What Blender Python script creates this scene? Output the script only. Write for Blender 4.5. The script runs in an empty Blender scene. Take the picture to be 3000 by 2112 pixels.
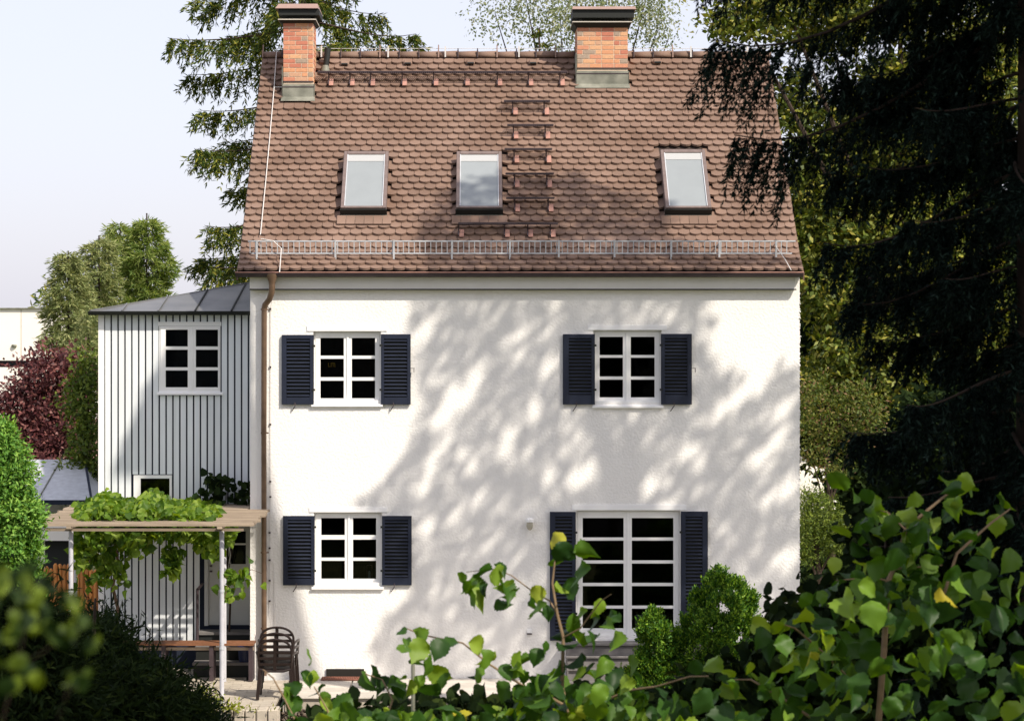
import bpy, math, random
import numpy as np
from mathutils import Vector, Matrix
random.seed(7)
RNG = np.random.default_rng(11)
R = math.radians
scene = bpy.context.scene
col = scene.collection

# ------------------------------------------------------------------ camera, sky, sun, exposure
DC = 32.5            # camera distance to the facade plane (Y = 0)
EYE = 4.9            # camera height above the terrace
PX = 195.0           # photograph pixels per metre on the facade plane
CX, CY = 1395.0, 1030.0
cam = bpy.data.cameras.new('camera')
cam_o = bpy.data.objects.new('camera', cam)
col.objects.link(cam_o)
cam_o.location = (0, -DC, EYE)
cam_o.rotation_euler = (R(90), 0, 0)
cam.sensor_width = 36
cam.lens = PX * DC * 36 / 3000
cam.shift_x = (1500 - CX) / 3000
cam.shift_y = -(1056 - CY) / 3000
cam.clip_end = 2000
cam.dof.use_dof = True
cam.dof.focus_distance = 32.0
cam.dof.aperture_fstop = 6.0
scene.camera = cam_o

SUN = Vector((-.95, 1.0, -1.35)).normalized()      # direction of travel of sunlight
world = bpy.data.worlds.new('World')
scene.world = world
world.use_nodes = True
wn = world.node_tree.nodes
wl = world.node_tree.links
bg = wn['Background']
sky = wn.new('ShaderNodeTexSky')
sky.sky_type = 'NISHITA'
sky.sun_disc = False
sky.sun_elevation = R(44.4)
sky.sun_rotation = R(136.5)
sky.air_density = 1.0
sky.dust_density = 3.0
sky.ozone_density = 1.0
veil = wn.new('ShaderNodeMix'); veil.data_type = 'RGBA'      # bright thin haze veil over the whole sky
veil.inputs[0].default_value = .72
veil.inputs[7].default_value = (4.2, 4.1, 4.6, 1)
wl.new(sky.outputs[0], veil.inputs[6])
wl.new(veil.outputs[2], bg.inputs[0])
bg.inputs[1].default_value = 0.15
sl = bpy.data.lights.new('sun', 'SUN')
sl.energy = 3.7
sl.angle = R(0.5)
sl.color = (1.0, 0.91, 0.78)
so = bpy.data.objects.new('sun', sl)
col.objects.link(so)
so.rotation_euler = SUN.to_track_quat('-Z', 'Y').to_euler()
so.location = (12, -14, 24)
vs = scene.view_settings
vs.view_transform = 'Standard'
vs.look = 'None'
vs.gamma = 1
vs.use_curve_mapping = False
vs.exposure = 0.62

# ------------------------------------------------------------------ helpers
def W(px, py, Y=0.0):
    k = (DC + Y) / DC / PX
    return Vector(((px - CX) * k, Y, EYE - (py - CY) * k))
def K(Y): return (DC + Y) / DC / PX
def tag(o, label=None, cat=None, group=None, kind=None):
    if label: o['label'] = label
    if cat: o['category'] = cat
    if group: o['group'] = group
    if kind: o['kind'] = kind
    return o
ORG = {}
def org(o): return ORG.get(o.name, Vector((0, 0, 0))) if o else Vector((0, 0, 0))
def thing(name, label, cat, loc=(0, 0, 0), group=None, parent=None):
    o = bpy.data.objects.new(name, None)
    o.empty_display_size = .2
    col.objects.link(o)
    o.location = loc
    ORG[o.name] = Vector(loc)
    return tag(o, label, cat, group)
def link(name, me, parent=None, origin=None):
    o = bpy.data.objects.new(name, me)
    col.objects.link(o)
    if parent:
        o.parent = parent
    base = org(parent)
    og = Vector(origin) if origin is not None else base
    o.location = og - base
    ORG[o.name] = og
    return o

class MB:
    def __init__(s): s.v = []; s.f = []; s.sm = False
    def add(s, vs_, fs_):
        n = len(s.v)
        s.v += [tuple(v) for v in vs_]
        s.f += [tuple(i + n for i in f) for f in fs_]
        return s
    def box(s, x0, x1, y0, y1, z0, z1):
        if x0 > x1: x0, x1 = x1, x0
        if y0 > y1: y0, y1 = y1, y0
        if z0 > z1: z0, z1 = z1, z0
        v = [(x0,y0,z0),(x1,y0,z0),(x1,y1,z0),(x0,y1,z0),(x0,y0,z1),(x1,y0,z1),(x1,y1,z1),(x0,y1,z1)]
        return s.add(v, [(0,3,2,1),(4,5,6,7),(0,1,5,4),(1,2,6,5),(2,3,7,6),(3,0,4,7)])
    def obox(s, c, ax, ay, az, hx, hy, hz):
        c = Vector(c); v = []
        for sz in (-1, 1):
            for sx, sy in ((-1,-1),(1,-1),(1,1),(-1,1)):
                v.append(c + ax*hx*sx + ay*hy*sy + az*hz*sz)
        return s.add(v, [(0,3,2,1),(4,5,6,7),(0,1,5,4),(1,2,6,5),(2,3,7,6),(3,0,4,7)])
    def bar(s, a, b, w, h=None, up=Vector((0,0,1))):
        a = Vector(a); b = Vector(b); d = (b - a); L = d.length; d.normalize()
        if abs(d.dot(up)) > .98: up = Vector((0,1,0))
        x = d.cross(up).normalized(); u = x.cross(d)
        return s.obox((a+b)/2, x, u, d, w/2, (h or w)/2, L/2)
    def tube(s, pts, rad, n=8, cap=True):
        pts = [Vector(p) for p in pts]
        if not hasattr(rad, '__len__'): rad = [rad]*len(pts)
        base = len(s.v); prev = None
        for i, p in enumerate(pts):
            d = (pts[min(i+1, len(pts)-1)] - pts[max(i-1, 0)]).normalized()
            if prev is None:
                up = Vector((0,0,1)) if abs(d.z) < .9 else Vector((0,1,0))
                x = d.cross(up).normalized()
            else:
                x = (prev - d*prev.dot(d)).normalized()
            prev = x; y = d.cross(x)
            for j in range(n):
                a = 2*math.pi*j/n
                s.v.append(tuple(p + (x*math.cos(a) + y*math.sin(a))*rad[i]))
        for i in range(len(pts)-1):
            for j in range(n):
                a = base+i*n+j; b = base+i*n+(j+1)%n
                s.f.append((a, b, b+n, a+n))
        if cap:
            s.f.append(tuple(base+j for j in range(n))[::-1])
            e = base+(len(pts)-1)*n
            s.f.append(tuple(e+j for j in range(n)))
        s.sm = True
        return s
    def lathe(s, c, prof, n=14):
        c = Vector(c)
        base = len(s.v)
        for r, z in prof:
            for j in range(n):
                a = 2*math.pi*j/n
                s.v.append((c.x+r*math.cos(a), c.y+r*math.sin(a), c.z+z))
        for i in range(len(prof)-1):
            for j in range(n):
                a = base+i*n+j; b = base+i*n+(j+1)%n
                s.f.append((a, b, b+n, a+n))
        s.f.append(tuple(base+j for j in range(n))[::-1])
        e = base+(len(prof)-1)*n
        s.f.append(tuple(e+j for j in range(n)))
        s.sm = True
        return s
    def mesh(s, name, m, o=Vector((0,0,0))):
        me = bpy.data.meshes.new(name)
        me.from_pydata([(v[0]-o[0], v[1]-o[1], v[2]-o[2]) for v in s.v], [], s.f)
        me.materials.append(m)
        if s.sm:
            me.polygons.foreach_set('use_smooth', [True]*len(me.polygons))
            try: me.set_sharp_from_angle(angle=R(40))
            except Exception: pass
        me.update()
        return me
    def build(s, name, m, parent=None, origin=None, bevel=0):
        og = Vector(origin) if origin is not None else org(parent)
        o = link(name, s.mesh(name, m, og), parent, og)
        if bevel:
            b = o.modifiers.new('bevel', 'BEVEL'); b.width = bevel; b.segments = 1; b.limit_method = 'ANGLE'
        return o

def np_mesh(name, V, F, m, parent=None, smooth=False, kind=None):
    """V (n,3); F (m,k) one polygon size"""
    og = np.array(org(parent))
    V = np.ascontiguousarray(V - og, dtype=np.float32)
    F = np.ascontiguousarray(F, dtype=np.int32)
    me = bpy.data.meshes.new(name)
    me.vertices.add(len(V)); me.vertices.foreach_set('co', V.ravel())
    k = F.shape[1]
    me.loops.add(F.size); me.loops.foreach_set('vertex_index', F.ravel())
    me.polygons.add(len(F)); me.polygons.foreach_set('loop_start', np.arange(0, F.size, k, dtype=np.int32))
    if smooth: me.polygons.foreach_set('use_smooth', np.ones(len(F), bool))
    me.update(calc_edges=True)
    me.materials.append(m)
    o = link(name, me, parent)
    if kind: o['kind'] = kind
    return o
def unit(a): return a/np.maximum(np.linalg.norm(a, axis=-1, keepdims=True), 1e-9)
DIAM_V = np.array([(0,0,0),(.5,.45,.06),(0,1,0),(-.5,.45,.06)], float)
DIAM_F = np.array([(0,1,2,3)])
LEAF_V = np.array([(0,0,0),(.38,.14,.10),(.5,.42,.12),(.36,.72,.06),(0,1.0,-.12),(-.36,.72,.06),(-.5,.42,.12),(-.38,.14,.10),(0,.42,0),(0,.75,-.02)], float)
LEAF_F = np.array([(0,1,2),(0,2,8),(8,2,3),(8,3,9),(9,3,4),(9,4,5),(8,9,5),(8,5,6),(0,8,6),(0,6,7)])
BROAD_V = np.array([(0,0,0),(.25,-.06,.05),(.42,.08,.10),(.44,.22,.07),(.53,.30,.12),(.48,.45,.07),(.50,.56,.08),(.36,.66,.02),(.30,.80,-.02),(.14,.86,-.05),(0,1.06,-.16),
                    (-.14,.86,-.05),(-.30,.80,-.02),(-.36,.66,.02),(-.50,.56,.08),(-.48,.45,.07),(-.53,.30,.12),(-.44,.22,.07),(-.42,.08,.10),(-.25,-.06,.05),
                    (0,.25,0),(0,.5,0),(0,.78,-.06)], float)
BROAD_F = np.array([(0,1,20),(1,2,20),(2,3,20),(3,4,21),(20,3,21),(4,5,21),(5,6,21),(21,6,7),(21,7,22),(7,8,22),(8,9,22),(9,10,22),
                    (10,11,22),(11,12,22),(12,13,22),(22,13,21),(13,14,21),(14,15,21),(15,16,21),(16,17,21),(21,17,20),(17,18,20),(18,19,20),(19,0,20)])
def mk_leaf(fold, curl, wav, seed, M_=15):
    """heart-based leaf with toothed rim, rows of rim-midrib-rim points"""
    g = random.Random(seed); wl_, wr_ = g.uniform(.9,1.08), g.uniform(.9,1.08)
    prof = [(0,0),(.03,.20),(.10,.37),(.22,.47),(.38,.52),(.55,.51),(.68,.44),(.80,.32),(.90,.17),(1.0,.045),(1.07,0)]
    def w(t):
        for (ya,a_),(yb,b_) in zip(prof, prof[1:]):
            if ya <= t <= yb: return a_+(b_-a_)*(t-ya)/(yb-ya)
        return 0
    V = []
    for i in range(M_):
        t = 1.07*i/(M_-1)
        tooth = 1+(.07 if i % 2 else -.05)*(0 < i < M_-1)
        yy = t
        for sgn, ws in ((-1,wl_),(-.5,wl_),(0,0),(.5,wr_),(1,wr_)):
            x = sgn*ws*w(t)*(tooth if abs(sgn) == 1 else 1)
            y = yy - (.10*math.exp(-t*9)*abs(sgn) if t < .3 else 0) + .05*abs(sgn)*t
            z = fold*abs(x)*(1-.5*abs(x)) - curl*y*y + wav*math.sin(8*y+x*4+seed)*abs(x)*2.2
            V.append((x*math.cos(fold*.7), y*(1-.35*curl*curl), z))
    F = []
    for i in range(M_-1):
        for j in range(4):
            p, q, u, v = i*5+j, i*5+j+1, (i+1)*5+j+1, (i+1)*5+j
            F += [(p,q,u),(p,u,v)]
    return np.array(V, float), np.array(F)
LEAVES = [mk_leaf(.35,.35,.05,1), mk_leaf(.75,.55,.08,2), mk_leaf(.15,.6,.10,3), mk_leaf(1.1,.3,.05,4), mk_leaf(-.25,.7,.12,5)]
NEED_V = np.array([(-.5,0,0),(.5,0,0),(0,1,0)], float)
NEED_F = np.array([(0,1,2)])
def scatter(P, D, N, L, Wd, TV=DIAM_V, TF=DIAM_F):
    """instances of template at P, along D (y axis), normal about N (z axis) -> joined V, F"""
    D = unit(D); X = unit(np.cross(D, N)); Z = np.cross(X, D)
    L = np.broadcast_to(L, len(P)); Wd = np.broadcast_to(Wd, len(P))
    V = (P[:,None,:] + X[:,None,:]*(TV[None,:,0:1]*Wd[:,None,None])
         + D[:,None,:]*(TV[None,:,1:2]*L[:,None,None]) + Z[:,None,:]*(TV[None,:,2:3]*L[:,None,None]))
    F = TF[None] + (np.arange(len(P))*len(TV))[:,None,None]
    return V.reshape(-1,3), F.reshape(-1, TF.shape[1])
def rnd(n): return unit(RNG.normal(size=(n,3)))

# ------------------------------------------------------------------ materials
def nodes(m):
    m.use_nodes = True
    return m.node_tree.nodes, m.node_tree.links, m.node_tree.nodes['Principled BSDF']
def setin(b, **k):
    for a, v in k.items():
        a = a.replace('_', ' ')
        if a in b.inputs: b.inputs[a].default_value = v
def pm(name, c, rough=.8, var=.12, scale=3.0, bump=0.0, bscale=60.0, metal=0.0, c2=None, rand=0.0, spec=.4, stretch=(1,1,1), bdist=.01):
    m = bpy.data.materials.new(name)
    n, l, b = nodes(m)
    setin(b, Roughness=rough, Metallic=metal); b.inputs['Specular IOR Level'].default_value = spec
    tc = n.new('ShaderNodeTexCoord'); mp = n.new('ShaderNodeMapping'); mp.inputs['Scale'].default_value = stretch
    geo = n.new('ShaderNodeNewGeometry')
    l.new(geo.outputs['Position'], mp.inputs[0])
    ns = n.new('ShaderNodeTexNoise'); ns.inputs['Scale'].default_value = scale; ns.inputs['Detail'].default_value = 6
    l.new(mp.outputs[0], ns.inputs['Vector'])
    mr = n.new('ShaderNodeMapRange'); mr.inputs[1].default_value = .3; mr.inputs[2].default_value = .7
    l.new(ns.outputs[0], mr.inputs[0])
    mix = n.new('ShaderNodeMix'); mix.data_type = 'RGBA'
    lo = tuple(x*(1-var) for x in c); hi = tuple(min(1, x*(1+var)) for x in (c2 or c))
    mix.inputs[6].default_value = (*lo, 1); mix.inputs[7].default_value = (*hi, 1)
    l.new(mr.outputs[0], mix.inputs[0])
    out = mix.outputs[2]
    if rand:
        oi = n.new('ShaderNodeObjectInfo')
        ad = n.new('ShaderNodeMath'); ad.operation = 'ADD'
        l.new(oi.outputs['Random'], ad.inputs[0]); l.new(geo.outputs['Random Per Island'], ad.inputs[1])
        fr = n.new('ShaderNodeMath'); fr.operation = 'FRACT'; l.new(ad.outputs[0], fr.inputs[0])
        hs = n.new('ShaderNodeHueSaturation')
        r2 = n.new('ShaderNodeMapRange'); r2.inputs[3].default_value = 1-rand; r2.inputs[4].default_value = 1+rand
        l.new(fr.outputs[0], r2.inputs[0]); l.new(r2.outputs[0], hs.inputs['Value'])
        l.new(out, hs.inputs['Color']); out = hs.outputs[0]
    l.new(out, b.inputs['Base Color'])
    if bump:
        nb = n.new('ShaderNodeTexNoise'); nb.inputs['Scale'].default_value = bscale; nb.inputs['Detail'].default_value = 5
        l.new(mp.outputs[0], nb.inputs['Vector'])
        bp = n.new('ShaderNodeBump'); bp.inputs['Strength'].default_value = bump; bp.inputs['Distance'].default_value = bdist
        l.new(nb.outputs[0], bp.inputs['Height']); l.new(bp.outputs[0], b.inputs['Normal'])
    return m
def leafmat(name, cols, trans=.35, rough=.55, tint=None, spec=.3):
    """cols: list of (pos, rgb) over per-leaf random"""
    m = bpy.data.materials.new(name)
    n, l, b = nodes(m)
    geo = n.new('ShaderNodeNewGeometry'); oi = n.new('ShaderNodeObjectInfo')
    ad = n.new('ShaderNodeMath'); ad.operation = 'ADD'
    l.new(oi.outputs['Random'], ad.inputs[0]); l.new(geo.outputs['Random Per Island'], ad.inputs[1])
    fr = n.new('ShaderNodeMath'); fr.operation = 'FRACT'; l.new(ad.outputs[0], fr.inputs[0])
    cr = n.new('ShaderNodeValToRGB')
    cr.color_ramp.elements[0].position = cols[0][0]; cr.color_ramp.elements[0].color = (*cols[0][1], 1)
    cr.color_ramp.elements[1].position = cols[-1][0]; cr.color_ramp.elements[1].color = (*cols[-1][1], 1)
    for p, c in cols[1:-1]:
        e = cr.color_ramp.elements.new(p); e.color = (*c, 1)
    l.new(fr.outputs[0], cr.inputs[0])
    setin(b, Roughness=rough); b.inputs['Specular IOR Level'].default_value = spec
    l.new(cr.outputs[0], b.inputs['Base Color'])
    tr = n.new('ShaderNodeBsdfTranslucent')
    hs = n.new('ShaderNodeHueSaturation'); hs.inputs['Hue'].default_value = .485; hs.inputs['Saturation'].default_value = 1.15; hs.inputs['Value'].default_value = 1.5
    l.new(cr.outputs[0], hs.inputs['Color']); l.new(hs.outputs[0], tr.inputs[0])
    mx = n.new('ShaderNodeMixShader'); mx.inputs[0].default_value = trans
    l.new(b.outputs[0], mx.inputs[1]); l.new(tr.outputs[0], mx.inputs[2])
    l.new(mx.outputs[0], n['Material Output'].inputs[0])
    return m
def glassmat(name, tint=(.55,.58,.56)):
    m = bpy.data.materials.new(name)
    n, l, b = nodes(m)
    n.remove(b)
    t = n.new('ShaderNodeBsdfTransparent'); t.inputs[0].default_value = (*tint, 1)
    g = n.new('ShaderNodeBsdfGlossy'); g.inputs['Roughness'].default_value = .02
    fr = n.new('ShaderNodeFresnel'); fr.inputs[0].default_value = 1.32
    mx = n.new('ShaderNodeMixShader')
    l.new(fr.outputs[0], mx.inputs[0]); l.new(t.outputs[0], mx.inputs[1]); l.new(g.outputs[0], mx.inputs[2])
    l.new(mx.outputs[0], n['Material Output'].inputs[0])
    return m

M = {}
M['plaster'] = pm('plaster', (.83,.815,.79), .95, .035, 1.3, bump=.55, bscale=28, bdist=.02, spec=.15)
M['trimwhite'] = pm('trim_white', (.86,.86,.86), .7, .02, 4)
M['winwhite'] = pm('window_white', (.84,.84,.83), .45, .03, 6)
M['cornice'] = pm('cornice_plaster', (.72,.70,.66), .9, .04, 3, bump=.2)
M['tile'] = pm('roof_tile', (.185,.116,.084), .8, .16, 1.3, bump=.2, bscale=120, c2=(.198,.133,.103), rand=.11, spec=.25)
M['deck'] = pm('roof_deck', (.05,.035,.03), .9)
M['navy'] = pm('navy_paint', (.011,.016,.034), .5, .15, 8)
M['glass'] = glassmat('window_glass')
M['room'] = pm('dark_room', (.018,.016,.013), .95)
M['mortar'] = pm('mortar', (.62,.50,.38), .95, .08, 20)
M['brown'] = pm('brown_gutter', (.15,.095,.06), .5, .25, 6, metal=.3)
M['copper'] = pm('roof_bracket_copper', (.36,.19,.15), .55, .2, 8)
M['darksteel'] = pm('dark_steel', (.05,.035,.04), .5, .2, 9)
M['galv'] = pm('galvanised', (.50,.52,.55), .5, .12, 9, metal=.15)
M['wire'] = pm('aluminium_wire', (.62,.60,.58), .5, .05)
M['capbrown'] = pm('cap_sheet', (.30,.20,.165), .6, .08)
M['blackmetal'] = pm('shadow_black', (.012,.014,.013), .7, .1)
M['zinc'] = pm('aged_zinc', (.17,.175,.14), .6, .22, 5, c2=(.23,.23,.19), metal=.15)
M['frame'] = pm('skylight_frame', (.16,.12,.11), .5, .15, 12)
M['skyglass'] = pm('skylight_pane', (.25,.275,.29), .5, .03, 4, spec=.15)
M['blind'] = pm('skylight_blind', (.38,.385,.385), .7, .02)
M['extboard'] = pm('painted_board', (.72,.755,.78), .7, .05, 2.0, stretch=(6,6,.6), rand=.04)
M['extgap'] = pm('batten_gap', (.012,.018,.035), .9)
M['extroof'] = pm('standing_seam_sheet', (.17,.18,.19), .42, .16, 1.6, metal=.5, c2=(.2,.2,.2))
M['wood'] = pm('weathered_wood', (.31,.245,.18), .85, .25, 3.0, stretch=(1,12,12), rand=.2)
M['rustwood'] = pm('red_stained_wood', (.20,.085,.04), .7, .2, 5)
M['postpaint'] = pm('post_paint', (.50,.50,.54), .6, .12, 6)
M['concrete'] = pm('concrete_slab', (.52,.48,.42), .9, .12, 3, bump=.3, bscale=40, rand=.07)
M['paving'] = pm('terrace_paving', (.43,.38,.31), .9, .14, 4, bump=.3, bscale=40, rand=.08)
M['stone'] = pm('grey_stone_step', (.16,.15,.145), .9, .2, 6, bump=.3)
M['gravel'] = pm('dark_gravel', (.10,.075,.055), .95, .5, 22, bump=.8, bscale=70, rand=.5)
M['soil'] = pm('soil', (.03,.025,.015), 1, .4, 6, bump=.5, bscale=20)
M['grass'] = pm('lawn', (.055,.085,.02), 1, .35, 1.5, bump=.6, bscale=60, c2=(.11,.11,.03))
M['chair'] = pm('dark_plastic', (.022,.014,.012), .35, .15)
M['white'] = pm('white_render', (.80,.76,.70), .9, .04, .6)
M['orangewood'] = pm('orange_palisade', (.50,.20,.05), .75, .25, 4, stretch=(8,8,1), rand=.2)
M['doorwhite'] = pm('door_paint', (.52,.53,.52), .6, .05)
M['bark'] = pm('bark', (.045,.03,.022), .95, .3, 8, bump=.8, bscale=30)
M['twig'] = pm('hazel_twig', (.22,.15,.085), .8, .2, 20)
M['vinebark'] = pm('vine_bark', (.12,.075,.05), .9, .3, 20)
M['lampwhite'] = pm('lamp_white', (.8,.8,.78), .5)
M['amber'] = pm('amber_glow', (.9,.5,.04), .5)
M['lampglass'] = pm('lamp_glass', (.45,.42,.34), .2, .1)
M['clay'] = pm('clay_grid', (.22,.09,.06), .8, .2, 20)
M['blue'] = pm('blue_plastic', (.012,.02,.07), .5)
M['pinkroof'] = pm('pink_tile_roof', (.40,.24,.20), .9, .1, 3)
def brickmat():
    m = bpy.data.materials.new('chimney_brick'); n, l, b = nodes(m)
    oi = n.new('ShaderNodeObjectInfo'); cr = n.new('ShaderNodeValToRGB'); cr.color_ramp.interpolation = 'CONSTANT'
    E = [(0,(.58,.28,.15)),(.2,(.55,.25,.15)),(.38,(.47,.17,.11)),(.52,(.60,.34,.19)),(.68,(.34,.26,.20)),(.8,(.52,.30,.19)),(.9,(.50,.21,.13))]
    cr.color_ramp.elements[0].color = (*E[0][1],1); cr.color_ramp.elements[1].position = E[-1][0]; cr.color_ramp.elements[1].color = (*E[-1][1],1)
    for p, c in E[1:-1]:
        e = cr.color_ramp.elements.new(p); e.color = (*c,1)
    l.new(oi.outputs['Random'], cr.inputs[0])
    geo = n.new('ShaderNodeNewGeometry'); ns = n.new('ShaderNodeTexNoise'); ns.inputs['Scale'].default_value = 30; l.new(geo.outputs['Position'], ns.inputs['Vector'])
    hs = n.new('ShaderNodeHueSaturation'); mr = n.new('ShaderNodeMapRange'); mr.inputs[3].default_value = .75; mr.inputs[4].default_value = 1.25
    l.new(ns.outputs[0], mr.inputs[0]); l.new(mr.outputs[0], hs.inputs['Value']); l.new(cr.outputs[0], hs.inputs['Color'])
    l.new(hs.outputs[0], b.inputs['Base Color']); setin(b, Roughness=.9)
    return m
M['brick'] = brickmat()
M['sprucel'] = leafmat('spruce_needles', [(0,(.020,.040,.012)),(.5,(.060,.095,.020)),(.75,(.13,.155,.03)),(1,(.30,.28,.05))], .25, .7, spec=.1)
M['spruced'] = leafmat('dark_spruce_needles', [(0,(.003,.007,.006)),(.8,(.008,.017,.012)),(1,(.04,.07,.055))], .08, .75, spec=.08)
M['larch'] = leafmat('larch_needles', [(0,(.08,.14,.03)),(.5,(.17,.24,.05)),(1,(.32,.36,.12))], .4, .7)
M['palelarch'] = leafmat('pale_larch_needles', [(0,(.12,.16,.05)),(.5,(.22,.26,.10)),(1,(.38,.39,.17))], .3, .7)
M['birch'] = leafmat('birch_leaves', [(0,(.09,.13,.05)),(.5,(.20,.24,.11)),(1,(.38,.38,.24))], .4, .6)
M['maple'] = leafmat('maple_leaves', [(0,(.045,.075,.012)),(.45,(.10,.14,.02)),(.8,(.22,.24,.035)),(1,(.38,.34,.06))], .3, .55)
M['maplerose'] = leafmat('mixed_shrub_leaves', [(0,(.03,.055,.01)),(.5,(.10,.135,.02)),(.85,(.14,.14,.03)),(1,(.22,.12,.07))], .3, .6)
M['purple'] = leafmat('copper_leaves', [(0,(.045,.014,.017)),(.5,(.11,.034,.036)),(1,(.25,.10,.085))], .2, .5)
M['bush'] = leafmat('green_bush_leaves', [(0,(.04,.07,.012)),(.6,(.10,.15,.02)),(1,(.20,.25,.04))], .3, .6)
M['thuja'] = leafmat('thuja_scales', [(0,(.05,.14,.02)),(.5,(.12,.27,.035)),(1,(.26,.42,.07))], .2, .6)
M['cypress'] = leafmat('cypress_scales', [(0,(.015,.05,.008)),(.5,(.06,.165,.014)),(1,(.26,.40,.04))], .2, .6)
M['vine'] = leafmat('vine_leaves', [(0,(.045,.10,.012)),(.5,(.12,.22,.02)),(1,(.24,.33,.05))], .45, .5)
M['hazel'] = leafmat('hazel_leaves', [(0,(.015,.045,.010)),(.45,(.040,.105,.014)),(.85,(.13,.24,.025)),(.995,(.26,.36,.05)),(1,(.5,.42,.03))], .38, .5)
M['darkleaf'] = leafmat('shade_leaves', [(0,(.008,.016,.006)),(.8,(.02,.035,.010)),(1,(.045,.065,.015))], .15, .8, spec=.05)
M['nearleaf'] = leafmat('near_leaves', [(0,(.006,.016,.004)),(.65,(.02,.045,.008)),(1,(.17,.24,.03))], .35, .6)
M['yellowgreen'] = leafmat('yellowgreen_leaves', [(0,(.14,.19,.03)),(1,(.28,.30,.04))], .45, .6)

# ------------------------------------------------------------------ ground
def ground():
    ys = [-60,-34,-6,-3.2,-2.9,-1.6,-1.2,0,10,20,60,200,900]
    zs = [-.9,-.8,-.5,-.45,-.45,-.45,-.06,-.05,-.05,-.05,-.05,-.2,-2]
    xs = [-900,-100,-20,-6.9,-5,0,5,8,20,100,900]
    V = [(x,y,z) for y,z in zip(ys,zs) for x in xs]
    n = len(xs)
    F = [(j*n+i, j*n+i+1, (j+1)*n+i+1, (j+1)*n+i) for j in range(len(ys)-1) for i in range(n-1)]
    mb = MB(); mb.add(V, F)
    o = mb.build('ground', M['grass']); tag(o, kind='structure')
ground()
mb = MB(); mb.box(-7, 8, -6, -2.75, -.449, -.43)
tag(mb.build('garden_soil', M['soil']), kind='structure')

# path of slabs in front of the facade
path = bpy.data.objects.new('path', None); col.objects.link(path); path['kind'] = 'structure'; ORG['path'] = Vector((0,0,0))
mb = MB(); mb.box(-2.75, 6.2, -1.72, -.02, -.44, -.035)
mb.build('path_base', M['concrete'], path)
rows = [(-1.78,-1.30),(-1.29,-.87),(-.86,-.44),(-.43,-.015)]
for r, (ya, yb) in enumerate(rows):
    x = -2.76
    while x < 6.1:
        w = .92 if r else 1.0
        x1 = min(x+w, 6.2)
        o = MB().box(x+.008, x1-.012, ya, yb-.012, -.03, random.uniform(-.003,.004)).build('slab', M['concrete'], path, bevel=.006)
        x = x1
for i, (ya, yb, za, zb, m) in enumerate([(-1.74,-1.72,-.30,-.036,'paving'), (-2.35,-2.05,-.44,-.36,'paving')]):
    MB().box(-2.72, 6.1, ya, yb, za, zb).build('kerb', M[m], path)
# pebble strip below the kerb
n = 2600
P = np.stack([RNG.uniform(-2.75,6.0,n), RNG.uniform(-2.04,-1.76,n), RNG.uniform(-.33,-.17,n)],1)
OCT_V = np.array([(1,0,0),(-1,0,0),(0,1,0),(0,-1,0),(0,0,1),(0,0,-1)],float)*.5
OCT_F = np.array([(0,2,4),(2,1,4),(1,3,4),(3,0,4),(2,0,5),(1,2,5),(3,1,5),(0,3,5)])
V, F = scatter(P, rnd(n), rnd(n), RNG.uniform(.03,.07,n), RNG.uniform(.03,.06,n), OCT_V, OCT_F)
tag(np_mesh('gravel', V, F, M['gravel']), kind='stuff')
tag(tag(bpy.data.objects['gravel'], 'strip of dark coarse pebbles below the slab path', 'gravel'), kind='stuff')

# paved terrace under the pergola with a rounded stone edge
terr = bpy.data.objects.new('terrace', None); col.objects.link(terr); terr['kind'] = 'structure'; ORG['terrace'] = Vector((0,0,0))
MB().box(-7.2, -2.80, -2.6, 1.04, -.44, -.04).build('terrace_base', M['soil'], terr)
y = -2.6; r = 0
while y < .95:
    x = -7.2 + (.15 if r % 2 else 0)
    while x < -2.85:
        x1 = min(x+.30, -2.79)
        if not (x1 > -3.4 and y+.2 > -.02):
            MB().box(x+.004, x1-.006, y+.004, y+.196, -.038, random.uniform(-.004,.004)).build('paving_stone', M['paving'], terr)
        x = x1
    y += .2; r += 1
pts = []
for i in range(13):
    a = i/12
    pts.append((-4.55 + 1.85*a, -2.62 - .55*math.sin(a*math.pi*.5) + .25*a*a))
mb = MB()
for i in range(12):
    (xa,ya),(xb,yb) = pts[i], pts[i+1]
    st = MB(); g = .006
    st.add([(xa+g,ya,-.46),(xb-g,yb,-.46),(xb-g,yb+.30,-.46),(xa+g,ya+.30,-.46),(xa+g,ya,.012),(xb-g,yb,.012),(xb-g,yb+.30,.012),(xa+g,ya+.30,.012)],
           [(0,3,2,1),(4,5,6,7),(0,1,5,4),(1,2,6,5),(2,3,7,6),(3,0,4,7)])
    st.build('edge_stone', M['paving'], terr, bevel=.015)
MB().add([(-4.5,-2.6,-.03),(-2.7,-2.9,-.03),(-2.7,-2.5,-.03),(-4.5,-2.5,-.03)],[(0,1,2,3)]).build('edge_bed', M['paving'], terr)

# ------------------------------------------------------------------ house
house = thing('house', 'white plastered two storey house with brown scalloped tile roof and navy shutters', 'house', (.73, 0, 0))
XL, XR = -3.395, 4.86
DEP = 7.46
EY, EZ = -.20, 6.10                 # eave edge
KY, KZ = .26, 6.40                  # kick between the flared eave rows and the 45 degree slope
RY, RZ = 3.73, 9.87                 # ridge
RXL, RXR = -3.57, 4.89
def on_roof(px, py):
    q = (CY - py)/PX
    Y = (q - 1.24)/(1 - q/DC)
    return W(px, py, Y)
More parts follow.
